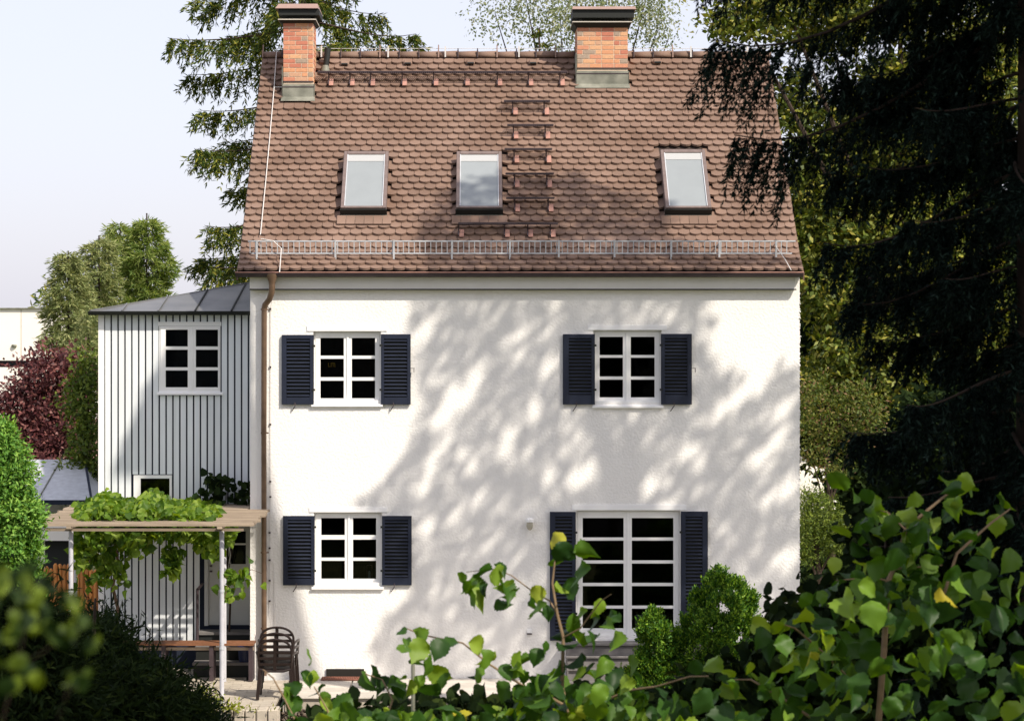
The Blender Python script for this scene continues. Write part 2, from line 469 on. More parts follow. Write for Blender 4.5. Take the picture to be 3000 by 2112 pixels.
# openings in the facade, photograph pixels: x0, x1, top, bottom
OPEN = {'ul': (918,1116,970,1178), 'ur': (1738,1938,967,1180), 'll': (920,1119,1500,1712), 'fr': (1688.5,1993,1494,1869)}
def facade():
    rects = []
    for k, (a,b,c,d) in OPEN.items():
        p = W(a,c); q = W(b,d); rects.append((p.x, q.x, q.z, p.z))
    xs = sorted({XL, XR, *[r[0] for r in rects], *[r[1] for r in rects]})
    zs = sorted({-.45, EZ+.02, *[r[2] for r in rects], *[r[3] for r in rects]})
    mb = MB(); idx = {}
    def vid(i, j):
        if (i,j) not in idx:
            idx[(i,j)] = len(mb.v); mb.v.append((xs[i], 0, zs[j]))
        return idx[(i,j)]
    for i in range(len(xs)-1):
        for j in range(len(zs)-1):
            mx, mz = (xs[i]+xs[i+1])/2, (zs[j]+zs[j+1])/2
            if any(r[0] < mx < r[1] and r[2] < mz < r[3] for r in rects): continue
            mb.f.append((vid(i,j), vid(i+1,j), vid(i+1,j+1), vid(i,j+1)))
    for x0,x1,z0,z1 in rects:      # reveals
        d = .17
        mb.add([(x0,0,z0),(x0,d,z0),(x0,d,z1),(x0,0,z1)],[(0,1,2,3)])
        mb.add([(x1,0,z0),(x1,0,z1),(x1,d,z1),(x1,d,z0)],[(0,1,2,3)])
        mb.add([(x0,0,z1),(x0,d,z1),(x1,d,z1),(x1,0,z1)],[(0,1,2,3)])
        mb.add([(x0,0,z0),(x1,0,z0),(x1,d,z0),(x0,d,z0)],[(0,1,2,3)])
    mb.build('front_wall', M['plaster'], house)
facade()
mb = MB()   # side walls with gables, back wall
for x, s in ((XL,-1),(XR,1)):
    v = [(x,0.001,-.45),(x,DEP,-.45),(x,DEP,6.1),(x,DEP/2,6.1+DEP/2-.25),(x,.001,6.1)]
    mb.add(v, [(0,1,2,3,4)])
mb.add([(XL,DEP,-.45),(XR,DEP,-.45),(XR,DEP,6.1),(XL,DEP,6.1)],[(0,1,2,3)])
mb.build('side_wall', M['plaster'], house)
# rough plaster arris at the right corner
nn = 240
P = np.stack([np.full(nn, XR)+RNG.normal(0,.004,nn), RNG.uniform(-.004,.03,nn), RNG.uniform(0,5.8,nn)],1)
V, F = scatter(P, rnd(nn), rnd(nn), RNG.uniform(.012,.03,nn), RNG.uniform(.02,.05,nn), OCT_V, OCT_F)
np_mesh('plaster_nubs', V, F, M['plaster'], house, kind='stuff')
# cornice
zc = W(0,850).z
mb = MB(); mb.box(XL+.002, W(2328,0).x, -.10, -.002, zc, 6.03)
mb.build('cornice', M['cornice'], house, bevel=.01)
mb = MB(); mb.box(XL+.004, W(2322,0).x, -.115, -.101, zc+.17, 6.02); mb.box(XL+.004, W(2322,0).x, -.14, -.10, zc+.20, 6.028)
mb.build('cornice_moulding', M['cornice'], house)

MB().box(XL+.003, W(2330,0).x, -.112, -.10-.0005, zc-.004, zc+.016).build('shadow_strip', M['blackmetal'], house)  # black strip standing in for the shadow gap under the cornice
# roof deck
mb = MB()
x0, x1 = RXL+.01, RXR-.01
pr = [(EY+.03, EZ-.05),(KY, KZ-.045),(RY, RZ-.05),(2*RY-EY, EZ-.05)]
pl = [(EY+.03, EZ-.09),(KY, KZ-.16),(RY, RZ-.17),(2*RY-EY, EZ-.16)]
for a in range(3):
    (ya,za),(yb,zb) = pr[a], pr[a+1]; (yc,zc_),(yd,zd) = pl[a], pl[a+1]
    mb.add([(x0,ya,za),(x1,ya,za),(x1,yb,zb),(x0,yb,zb)],[(0,1,2,3)])
    mb.add([(x0,yc,zc_),(x1,yc,zc_),(x1,yd,zd),(x0,yd,zd)],[(3,2,1,0)])
    mb.add([(x0,ya,za),(x0,yb,zb),(x0,yd,zd),(x0,yc,zc_)],[(0,1,2,3)])
    mb.add([(x1,ya,za),(x1,yb,zb),(x1,yd,zd),(x1,yc,zc_)],[(3,2,1,0)])
mb.add([(x0,pr[0][0],pr[0][1]),(x1,pr[0][0],pr[0][1]),(x1,pl[0][0],pl[0][1]),(x0,pl[0][0],pl[0][1])],[(0,1,2,3)])
mb.build('roof', M['deck'], house)
roof = bpy.data.objects['roof']

# blocked patches of the roof in (x, slope distance) given in px rects -> used to leave tiles out
SKY = [((1005,443),(1137,443),(1133,633),(1001,633)), ((1337,443),(1470,443),(1472,633),(1337,633)), ((1934,438),(2064,440),(2086,633),(1951,633))]
CHIM = {'l': (829,918,67,239,290), 'r': (1690,1840,80,200,252)}
block = []
for q in SKY:
    P_ = [on_roof(*p) for p in q]
    block.append((min(p.x for p in P_)+.0, max(p.x for p in P_)-.0, min(p.y for p in P_)+.02, max(p.y for p in P_)-.02))
for k,(a,b,t,f,g) in CHIM.items():
    p, q = on_roof(a,g), on_roof(b,g)
    block.append((p.x, q.x, p.y, p.y+.8))

TW, TE, TL, TT = .173, .152, .310, .034
def tile_template():
    """x across, y up the slope (0 at the rounded lower tip), z out of the slope"""
    w = TW/2-.0026; sg = .050
    arc = []
    for i in range(7):
        t = -1 + 2*i/6
        arc.append((t*w, sg*(abs(t)**2.2), 0))
    out = [(-w, TL, 0)] + arc + [(w, TL, 0)]
    n = len(out)
    top = [(x,y,TT) for x,y,_ in out]; bot = [(x,y,0) for x,y,_ in out]
    F = [tuple(range(n)), tuple(range(2*n-1, n-1, -1))]
    for i in range(n):
        j = (i+1) % n
        if i == n-1: continue
        F.append((i, i+n, j+n, j))
    return top+bot, F
TVv, TFf = tile_template()
tme = bpy.data.meshes.new('tile'); tme.from_pydata(TVv, [], TFf); tme.materials.append(M['tile']); tme.update()
joined = MB(); count = 0
ax = Vector((1,0,0))
l1 = math.hypot(KY-EY, KZ-EZ); total = l1 + math.hypot(RY-KY, RZ-KZ)
def slope_point(s):
    if s < l1:
        t = s/l1; return Vector((0, EY+(KY-EY)*t, EZ+(KZ-EZ)*t)), Vector((0, KY-EY, KZ-EZ)).normalized()
    t = (s-l1)/(total-l1); return Vector((0, KY+(RY-KY)*t, KZ+(RZ-KZ)*t)), Vector((0, RY-KY, RZ-KZ)).normalized()
nrow = int((total-.10)/TE)
for r in range(nrow):
    s = r*TE
    p, d = slope_point(s); p2, _ = slope_point(min(s+TL, total-.01))
    dd = (p2-p).normalized()
    nrm = ax.cross(dd)
    x = RXL + (0 if r % 2 else -TW/2)
    while x < RXR - .01:
        cx_ = x + TW/2
        cl = max(cx_-TW/2, RXL+.0) ; cr_ = min(cx_+TW/2, RXR)
        wid = cr_-cl
        cxx = (cl+cr_)/2
        x += TW
        if wid < .03: continue
        pc = p + dd*.07
        if any(b0-.03 < cxx < b1+.03 and c0-.12 < p.y < c1-.02 for b0,b1,c0,c1 in block): continue
        tilt = R(14) + random.gauss(0, R(.35))
        yv = (Matrix.Rotation(-tilt, 3, ax) @ dd); yv = yv
        zv = ax.cross(yv).normalized()
        rot = Matrix.Rotation(random.gauss(0, R(.5)), 3, zv)
        xv = rot @ ax; yv2 = rot @ yv
        pos = Vector((cxx, p.y, p.z)) + nrm*(.004+random.uniform(0,.004)) + zv*.004 + dd*random.gauss(0,.0022)
        sx = wid/TW
        m4 = Matrix(((xv.x*sx, yv2.x, zv.x, 0),(xv.y*sx, yv2.y, zv.y, 0),(xv.z*sx, yv2.z, zv.z, 0),(0,0,0,1)))
        if count < 300:
            o = bpy.data.objects.new('tile', tme); col.objects.link(o); o.parent = roof
            o.matrix_basis = Matrix.Translation(pos - org(roof)) @ m4
            count += 1
        else:
            joined.add([pos + (m4.to_3x3() @ Vector(v)) for v in TVv], TFf)
o = joined.build('tiles', M['tile'], roof); o['kind'] = 'stuff'
# plain square tiles above each apron (flat slab row below the skylights)
for q in SKY:
    a, b = on_roof(q[3][0]-14, 655), on_roof(q[2][0]+14, 655)
    n = 6; w = (b.x-a.x)/n
    d45 = Vector((0,1,1)).normalized(); n45 = Vector((0,-1,1)).normalized()
    for i in range(n):
        c = Vector((a.x+w*(i+.5), a.y, a.z)) + n45*.045 + d45*.03
        MB().obox(c, ax, d45, n45, w/2-.003, .095, .008).build('apron_tile', M['tile'], roof)
# ridge tiles
mbw = []
nr = 26; rl = (RXR-RXL+.02)/nr
rb = MB()
N = 9
def ridge_piece(L, r0, r1):
    v = []; f = []
    for e,(x,r_) in enumerate(((0,r0),(L,r1))):
        for i in range(N):
            a = R(-15) + R(210)*i/(N-1)
            v.append((x, -math.cos(a)*r_, math.sin(a)*r_*.95))
    for i in range(N-1):
        f.append((i, i+N, i+N+1, i+1))
    f.append(tuple(range(N))); f.append(tuple(range(2*N-1, N-1, -1)))
    f.append((0, N-1, 2*N-1, N))
    return v, f
v_, f_ = ridge_piece(rl+.02, .088, .100)
rme = bpy.data.meshes.new('ridge_tile'); rme.from_pydata(v_, [], f_); rme.materials.append(M['tile'])
rme.polygons.foreach_set('use_smooth', [i < N-1 for i in range(len(f_))]); rme.update()
for i in range(nr):
    x = RXL + i*rl
    if W(829,0,RY).x-.02 < x+rl/2 < W(925,0,RY).x-.05 or W(1700,0,RY).x < x+rl/2 < W(1835,0,RY).x: pass
    o = bpy.data.objects.new('ridge_tile', rme); col.objects.link(o); o.parent = roof
    o.location = Vector((x, RY, RZ-.035+random.uniform(-.004,.004))) - org(roof)
    MB().box(x-.006, x+.016, RY-.115, RY-.085, RZ-.06, RZ+.06).box(x-.004, x+.014, RY-.03, RY+.0, RZ+.05, RZ+(.10 if i % 3 else .16)).build('ridge_clip', M['darksteel'] if i % 3 else M['capbrown'], roof)
# verge boards
for xx, s in ((RXL-.012, 0), (RXR-.008, 0)):
    mb = MB()
    for (ya,za),(yb,zb) in (((EY,EZ-.04),(KY,KZ-.03)),((KY,KZ-.03),(RY,RZ-.04)),((RY,RZ-.04),(2*RY-EY,EZ-.04))):
        mb.add([(xx,ya,za-.10),(xx+.02,ya,za-.10),(xx+.02,yb,zb-.12),(xx,yb,zb-.12),(xx,ya,za),(xx+.02,ya,za),(xx+.02,yb,zb),(xx,yb,zb)],
               [(0,3,2,1),(4,5,6,7),(0,1,5,4),(1,2,6,5),(2,3,7,6),(3,0,4,7)])
    mb.build('verge_board', M['brown'], roof)
# vent tiles
for px, py in ((1010,193),(1195,191),(1379,190),(1562,190),(1926,188),(2109,187)):
    p = on_roof(px, py)
    d45 = Vector((0,1,1)).normalized(); n45 = Vector((0,-1,1)).normalized()
    h = MB(); h.obox(p + n45*.05, ax, d45, n45, .07, .05, .02)
    vt = h.build('vent_tile', M['tile'], roof, bevel=.015)
    MB().obox(p + n45*.062 - d45*.040, ax, d45, n45, .052, .014, .011).build('vent_slot', M['blackmetal'], roof)

# chimneys: mortar core, bricks one by one, flashing, plate, cap
def chimney(key):
    a,b,t,f,g = CHIM[key]
    base = on_roof(a, g); Y0 = base.y; X0 = base.x; X1 = on_roof(b, g).x
    k = K(Y0)
    zt = EYE+(CY-t)*k; zf = EYE+(CY-f)*k; zg = base.z
    dpt = .62; Y1 = Y0+dpt
    ch = MB().box(X0+.006, X1-.006, Y0+.006, Y1-.006, zg-.1, zt).build('chimney', M['mortar'], house, origin=(X0, Y0, zg))
    nrow = round((zt-zf)/.0765); ph = (zt-zf)/nrow
    cache = {}
    def brick(cx_, cy_, cz_, L, axis):
        kk = (round(L,2), axis)
        if kk not in cache:
            hx, hy = (L/2, .05) if axis == 'x' else (.05, L/2)
            cache[kk] = MB().box(-hx, hx, -hy, hy, -ph/2+.0070, ph/2-.0070).mesh('brick', M['brick'])
        o = bpy.data.objects.new('brick', cache[kk]); col.objects.link(o); o.parent = ch
        o.location = Vector((cx_, cy_, cz_)) - org(ch)
    for r in range(nrow):
        z = zf + ph*(r+.5)
        w = X1-X0
        # front
        if r % 2: seq = [.10, .205] * 6
        else: seq = [.205] * 8
        x = X0
        for L in seq:
            e = min(x+L, X1)
            if X1-e < .05: e = X1
            brick((x+e)/2, Y0+.05-random.uniform(0,.002), z, e-x-.014, 'x')
            x = e+.0
            if x >= X1-.001: break
        for xs in (X0+.05, X1-.05):
            y = Y0+.103
            L = .1 if r % 2 else .205
            while y < Y1-.02:
                e = min(y+L, Y1)
                if Y1-e < .05: e = Y1
                brick(xs, (y+e)/2, z, e-y-.010, 'y')
                y = e; L = .205
    # flashing
    mb = MB(); mb.box(X0-.012, X1+.012, Y0-.012, Y0-.003, zg-.02, zf-.05)
    mb.box(X0-.016, X0-.006, Y0-.012, Y1, zg-.03, zf+.25); mb.box(X1+.006, X1+.016, Y0-.012, Y1, zg-.03, zf-.05)
    mb.add([(X0-.02,Y0-.012,zg+.03),(X1+.02,Y0-.012,zg+.03),(X1+.03,Y0-.085,zg-.045),(X0-.03,Y0-.085,zg-.045)],[(0,3,2,1)])
    mb.build('flashing', M['zinc'], ch)
    mb = MB(); mb.box(X0-.008, X1+.008, Y0-.018, Y0-.0125, zf-.10, zf-.085); mb.box(X0-.004, X1+.004, Y0-.012, Y0-.002, zf-.012, zf+.004)
    mb.build('flashing_bead', M['darksteel'], ch)
    # plate
    return ch, X0, X1, Y0, Y1, zt, k
ch, X0, X1, Y0, Y1, zt, k = chimney('l')
def plate(ch, x0, x1, Y0, Y1, z0, z1, ix0, ix1):
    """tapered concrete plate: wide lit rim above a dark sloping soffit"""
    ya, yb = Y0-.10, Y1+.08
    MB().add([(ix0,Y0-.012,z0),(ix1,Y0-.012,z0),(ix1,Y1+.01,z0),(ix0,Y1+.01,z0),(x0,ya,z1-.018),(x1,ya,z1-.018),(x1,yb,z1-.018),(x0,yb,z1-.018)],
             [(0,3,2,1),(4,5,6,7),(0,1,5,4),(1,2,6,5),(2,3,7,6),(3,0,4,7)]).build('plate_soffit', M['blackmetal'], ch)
    MB().box(x0-.006, x1+.006, ya-.006, yb+.006, z1-.017, z1).build('plate', M['concrete'], ch)
def zz(py): return EYE+(CY-py)*k
def xx(px): return (px-CX)*k
plate(ch, xx(817), xx(926), Y0, Y1, zt-.012, zz(59), xx(829)-.01, xx(918)+.01)
MB().box(xx(842), xx(908), Y0+.06, Y1-.06, zz(59)+.001, zz(45)).build('flue', M['blackmetal'], ch)
MB().box(xx(817), xx(936), Y0-.07, Y1+.10, zz(47), zz(29)).build('cap_body', M['blackmetal'], ch)
MB().add([(xx(808),Y0-.12,zz(28.5)),(xx(933),Y0-.12,zz(28.5)),(xx(936),Y1+.16,zz(28.5)),(xx(808),Y1+.16,zz(28.5)),(xx(816),Y0+.04,zz(11)),(xx(930),Y0+.04,zz(11)),(xx(930),Y1-.04,zz(11)),(xx(816),Y1-.04,zz(11))],
         [(0,3,2,1),(4,5,6,7),(0,1,5,4),(1,2,6,5),(2,3,7,6),(3,0,4,7)]).build('cap', M['capbrown'], ch)
ch, X0, X1, Y0, Y1, zt, k = chimney('r')
plate(ch, xx(1677), xx(1849), Y0, Y1, zt-.012, zz(66), xx(1690)-.01, xx(1840)+.01)
for px in (1702, 1835):
    MB().box(xx(px-4), xx(px+4), Y0+.02, Y0+.06, zz(66)+.001, zz(54)).box(xx(px-4), xx(px+4), Y1-.10, Y1-.06, zz(66)+.001, zz(54)).build('cap_post', M['blackmetal'], ch)
MB().box(xx(1677), xx(1857), Y0-.06, Y1+.06, zz(54), zz(31)).build('cap_body', M['blackmetal'], ch)
MB().add([(xx(1676),Y0-.10,zz(30.5)),(xx(1863),Y0-.10,zz(30.5)),(xx(1863),Y1+.1,zz(28)),(xx(1676),Y1+.1,zz(28)),(xx(1678),Y0+.03,zz(19)),(xx(1861),Y0+.03,zz(19)),(xx(1861),Y1-.04,zz(19)),(xx(1678),Y1-.04,zz(19))],
         [(0,3,2,1),(4,5,6,7),(0,1,5,4),(1,2,6,5),(2,3,7,6),(3,0,4,7)]).build('cap', M['capbrown'], ch)

# soil vent pipe
p = on_roof(955, 207)
vp = MB().tube([p+Vector((0,.0,.02)), p+Vector((.005,0,.12)), p+Vector((.03,.02,.37))], [.047,.047,.055], 12).build('vent_pipe', M['blackmetal'], house)
MB().lathe(p+Vector((-.01,-.02,-.06)), [(.085,0),(.075,.05),(.052,.14)]).build('pipe_collar', M['zinc'], vp)

# roof steps: grate on brackets
def roof_step(x0, x1, py, brk, strong=False):
    p0 = on_roof(x0, py+10); p1 = on_roof(x1, py+10)
    Y = p0.y - .06; kk = K(Y-.12)
    z = EYE + (CY-py)*kk
    xa, xb = (x0-CX)*kk, (x1-CX)*kk
    root = MB()
    h = .024 if strong else .018
    yA, yB = Y-.24, Y-.02
    root.box(xa, xb, yA, yA+.012, z-h, z); root.box(xa, xb, yB-.012, yB, z-h, z); root.box(xa, xb, yA+.10, yA+.11, z-h, z-.002)
    n = int((xb-xa)/.034)
    for i in range(n+1):
        x = xa+(xb-xa-.006)*i/n
        root.box(x, x+.006, yA+.012, yB-.012, z-h+.003, z-.003)
    st = root.build('roof_step', M['darksteel'], house)
    for b in brk:
        bx = (b-CX)*kk
        m = MB()
        m.bar((bx, yA+.02, z-h-.002), (bx, yB-.02, z-h-.002), .012, .012)
        foot = on_roof(b, py+38)
        m.bar((bx, yA+.04, z-h-.008), (bx+.005, foot.y-.005, foot.z+.06), .014, .02)
        m.bar((bx, yB-.03, z-h-.008), (bx, yB+.03, z-h-.10), .014, .02)
        br = m.build('bracket', M['darksteel'], st)
        d45 = Vector((0,1,1)).normalized(); n45 = Vector((0,-1,1)).normalized()
        MB().obox(foot + n45*.052 + Vector((.045,0,0)), ax, d45, n45, .035, .085, .006).build('base_plate', M['copper'], st)
        MB().obox(foot + n45*.064 + Vector((.0,0,0)), ax, d45, n45, .009, .07, .012).build('base_rib', M['darksteel'], st)
    return st
roof_step(931, 1661, 211, (963,1025,1085,1178,1270,1362,1457,1548,1640))
roof_step(1476, 1611, 296, (1502,1594)); roof_step(1486, 1621, 366, (1504,1597)); roof_step(1478, 1617, 436, (1506,1600))
roof_step(1481, 1622, 508, (1507,1602)); roof_step(1483, 1624, 579, (1508,1606)); roof_step(1343, 1634, 653, (1344,1478,1546,1612), True)

# skylights
def skylight(q, glass):
    d45 = Vector((0,1,1)).normalized(); n45 = Vector((0,-1,1)).normalized()
    tl, tr, br_, bl = [on_roof(*p) for p in q]
    # frame plane lifted off the roof: reproject the measured frame corners
    lift = .185
    def lf(px, py):
        p = on_roof(px, py)
        kq = 1.0
        # solve for the slope plane z = Y + 6.14 + lift*sqrt2
        qv = (CY-py)/PX; c = 1.24 + lift*math.sqrt(2)
        Y = (qv-c)/(1-qv/DC); return W(px, py, Y)
    f = [lf(q[0][0], q[0][1]), lf(q[1][0], q[1][1]), lf(q[2][0], 608), lf(q[3][0], 608)]
    x0 = (f[0].x+f[3].x)/2; x1 = (f[1].x+f[2].x)/2
    top = f[0]; bot = f[3]
    Ls = (top-bot).length
    o = Vector((x0, bot.y, bot.z)); w = x1-x0
    def P_(u, v, h): return o + ax*u + d45*v + n45*h
    sk = MB()
    def plank(u0,u1,v0,v1,h0,h1,mb):
        c = P_((u0+u1)/2,(v0+v1)/2,(h0+h1)/2); mb.obox(c, ax, d45, n45, (u1-u0)/2,(v1-v0)/2,(h1-h0)/2)
    fw = .055
    plank(0,fw,.0,Ls,-lift-.05,0,sk); plank(w-fw,w,0,Ls,-lift-.05,0,sk)
    plank(fw,w-fw,0,.045,-lift-.05,-.002,sk); plank(fw,w-fw,Ls-.075,Ls,-lift-.05,.004,sk)
    s = sk.build('skylight', M['frame'], house, origin=tuple(o), bevel=.006)
    g = MB(); plank(fw,w-fw,.045,Ls-.075,-.03,-.018,g); g.build('pane', M['skyglass'], s)
    g = MB(); plank(fw+.004,w-fw-.004,Ls-.235,Ls-.078,-.0175,-.012,g); g.build('blind', M['blind'], s)
    g = MB(); plank(fw,fw+.012,.045,Ls-.075,-.017,-.003,g); plank(w-fw-.012,w-fw,.045,Ls-.075,-.017,-.003,g); g.build('gasket', M['galv'], s)
    g = MB(); plank(-.01,w+.01,-.02,-.001,-lift-.06,-.03,g); g.build('skirt', M['blackmetal'], s)
    a = on_roof(q[3][0]+3, 648)
    g = MB(); kx0, kx1 = x0-.005, x1+.005
    lowf = P_(0,-.12,-lift+.045); lowb = P_(0,-.005,-lift+.05)
    g.add([(kx0,lowf.y,lowf.z),(kx1,lowf.y,lowf.z),(kx1,lowb.y,lowb.z),(kx0,lowb.y,lowb.z)],[(0,1,2,3)])
    g.build('apron', M['zinc'], s)
for q in SKY: skylight(q, 0)

# snow guard
gy = .10
zb, ztp = W(0,742,gy).z, W(0,706,gy-.03).z
xa, xb = W(727,0,gy).x, W(2330,0,gy).x
sg = MB().box(xa, xb, gy-.035, gy-.02, ztp-.014, ztp+.006).box(xa+.05, xb-.05, gy-.008, gy+.008, zb-.012, zb+.006).build('snow_guard', M['galv'], house)
x = xa+.03
bal = MB().box(-.007,.007,-.004,.004,0,1).mesh('baluster', M['galv'])
nb = 0
bl_obj = []
while x < xb-.05:
    m = MB(); m.bar((x, gy-.027, ztp-.012), (x, gy, zb), .014, .008)
    m.build('baluster', M['galv'], sg)
    x += .0825; nb += 1
for px in (753,983,1154,1324,1494,1637,1800,1966,2107,2273):
    X = W(px,0,gy).x
    m = MB(); m.bar((X, gy-.05, ztp+.01), (X, gy-.02, zb-.09), .028, .018); m.bar((X, gy-.04, ztp-.02), (X, gy+.25, zb+.12), .016, .016)
    m.build('guard_post', M['galv'], sg)

# lightning conductor
def roofp(px, py, h=.05):
    p = on_roof(px, py); return p + Vector((0,-.7071,.7071))*h
zr = RZ+.145
xw0, xw1 = W(812,0,RY).x, W(2255,0,RY).x
MB().tube([(xw0-.02, RY, RZ+.10),(xw1, RY, RZ+.10)], .0045, 6).build('lightning_conductor', M['wire'], house)
MB().tube([(xw0, RY-.02, RZ+.10), roofp(810,170), roofp(804,261), roofp(790,420), roofp(779,540), roofp(764,698,.07)], .0075, 6).build('lightning_conductor', M['wire'], house)
MB().tube([roofp(804,263), roofp(833,263)], .007, 6).build('lightning_conductor', M['wire'], house)
MB().tube([W(764,700,.03), W(800,706,.02), W(824,728,.02), W(822,760,-.12), W(819,798,-.30)], .0075, 6).build('lightning_conductor', M['wire'], house)
MB().tube([W(2273,722,.05), W(2300,760,-.1), W(2318,792,-.29)], .006, 6).build('lightning_conductor', M['wire'], house)
for px in (943, 1138, 1305, 1520, 2022, 2187):
    X = W(px,0,RY).x; MB().box(X-.012, X+.012, RY-.13, RY-.10, RZ-.06, RZ+.12).build('conductor_holder', M['wire'], house)

# gutter and downpipe
gx0, gx1 = W(690,0,-.22).x, W(2353,0,-.22).x
def gutter(x0, x1, yc, zc, r, name, m, par, bead='copper'):
    mb = MB(); n = 9; v = []
    for x in (x0, x1):
        for rr in (r, r-.006):
            for i in range(n):
                a = R(180)+R(180)*i/(n-1)
                v.append((x, yc+rr*math.cos(a), zc+rr*math.sin(a)))
    f = []
    for i in range(n-1):
        f.append((i, i+1, i+1+2*n, i+2*n)); f.append((n+i, n+i+2*n, n+i+1+2*n, n+i+1))
    f.append(tuple(list(range(n))+[2*n-1-i for i in range(n)])); f.append(tuple([2*n+i for i in range(n)][::-1]+[3*n+i for i in range(n)]))
    mb.add(v, f)
    o = mb.build(name, m, par)
    MB().tube([(x0, yc-r, zc+.004),(x1, yc-r, zc+.004)], .009, 6).build('gutter_bead', M[bead], o)
    return o
gutter(gx0, gx1, -.215, 6.075, .062, 'gutter', M['darksteel'], house)
# downpipe
dpts = [W(797,808,-.215), W(797,826,-.215)]
fun = MB().lathe(W(797,832,-.215), [(.048,0),(.05,.03),(.085,.12),(.085,.15)]).build('rain_funnel', M['brown'], house)
dp = MB().tube([W(797,832,-.215), W(796,856,-.21), W(790,876,-.16), W(777,893,-.10), W(774,906,-.085)], .045, 12)
dp.tube([W(774,904,-.085), W(773,1268,-.085)], .041, 12)
dp.tube([W(773,1266,-.085), W(774,1978,-.085)], .039, 12)
dpo = dp.build('downpipe', M['brown'], house)
for py in (907, 1268, 1618, 1840):
    c = W(773.5, py, -.085)
    MB().lathe(c-Vector((0,0,.012)), [(.049,0),(.049,.024)]).box(c.x-.01,c.x+.07,c.y+.0,c.y+.014,c.z-.01,c.z+.01).build('pipe_clamp', M['brown'], dpo)
mb = MB().tube([W(808,812,-.2), W(803,850,-.15), W(793,900,-.02), W(792,1400,-.02), W(790,1640,-.02), W(789,1800,-.02)], .004, 5)
mb.tube([W(790,1643,-.02), W(799,1645,-.02), W(803,1660,-.02), W(804,1830,-.02)], .004, 5)
cb = mb.build('earthing_cable', M['wire'], house)
for py in (905,1075,1243,1410,1455,1560,1605,1640,1700,1760):
    c = W(792 if py < 1500 else 790, py, -.014); MB().box(c.x-.014,c.x+.014,c.y-.014,c.y+.012,c.z-.012,c.z+.012).build('cable_clip', M['darksteel'], cb)

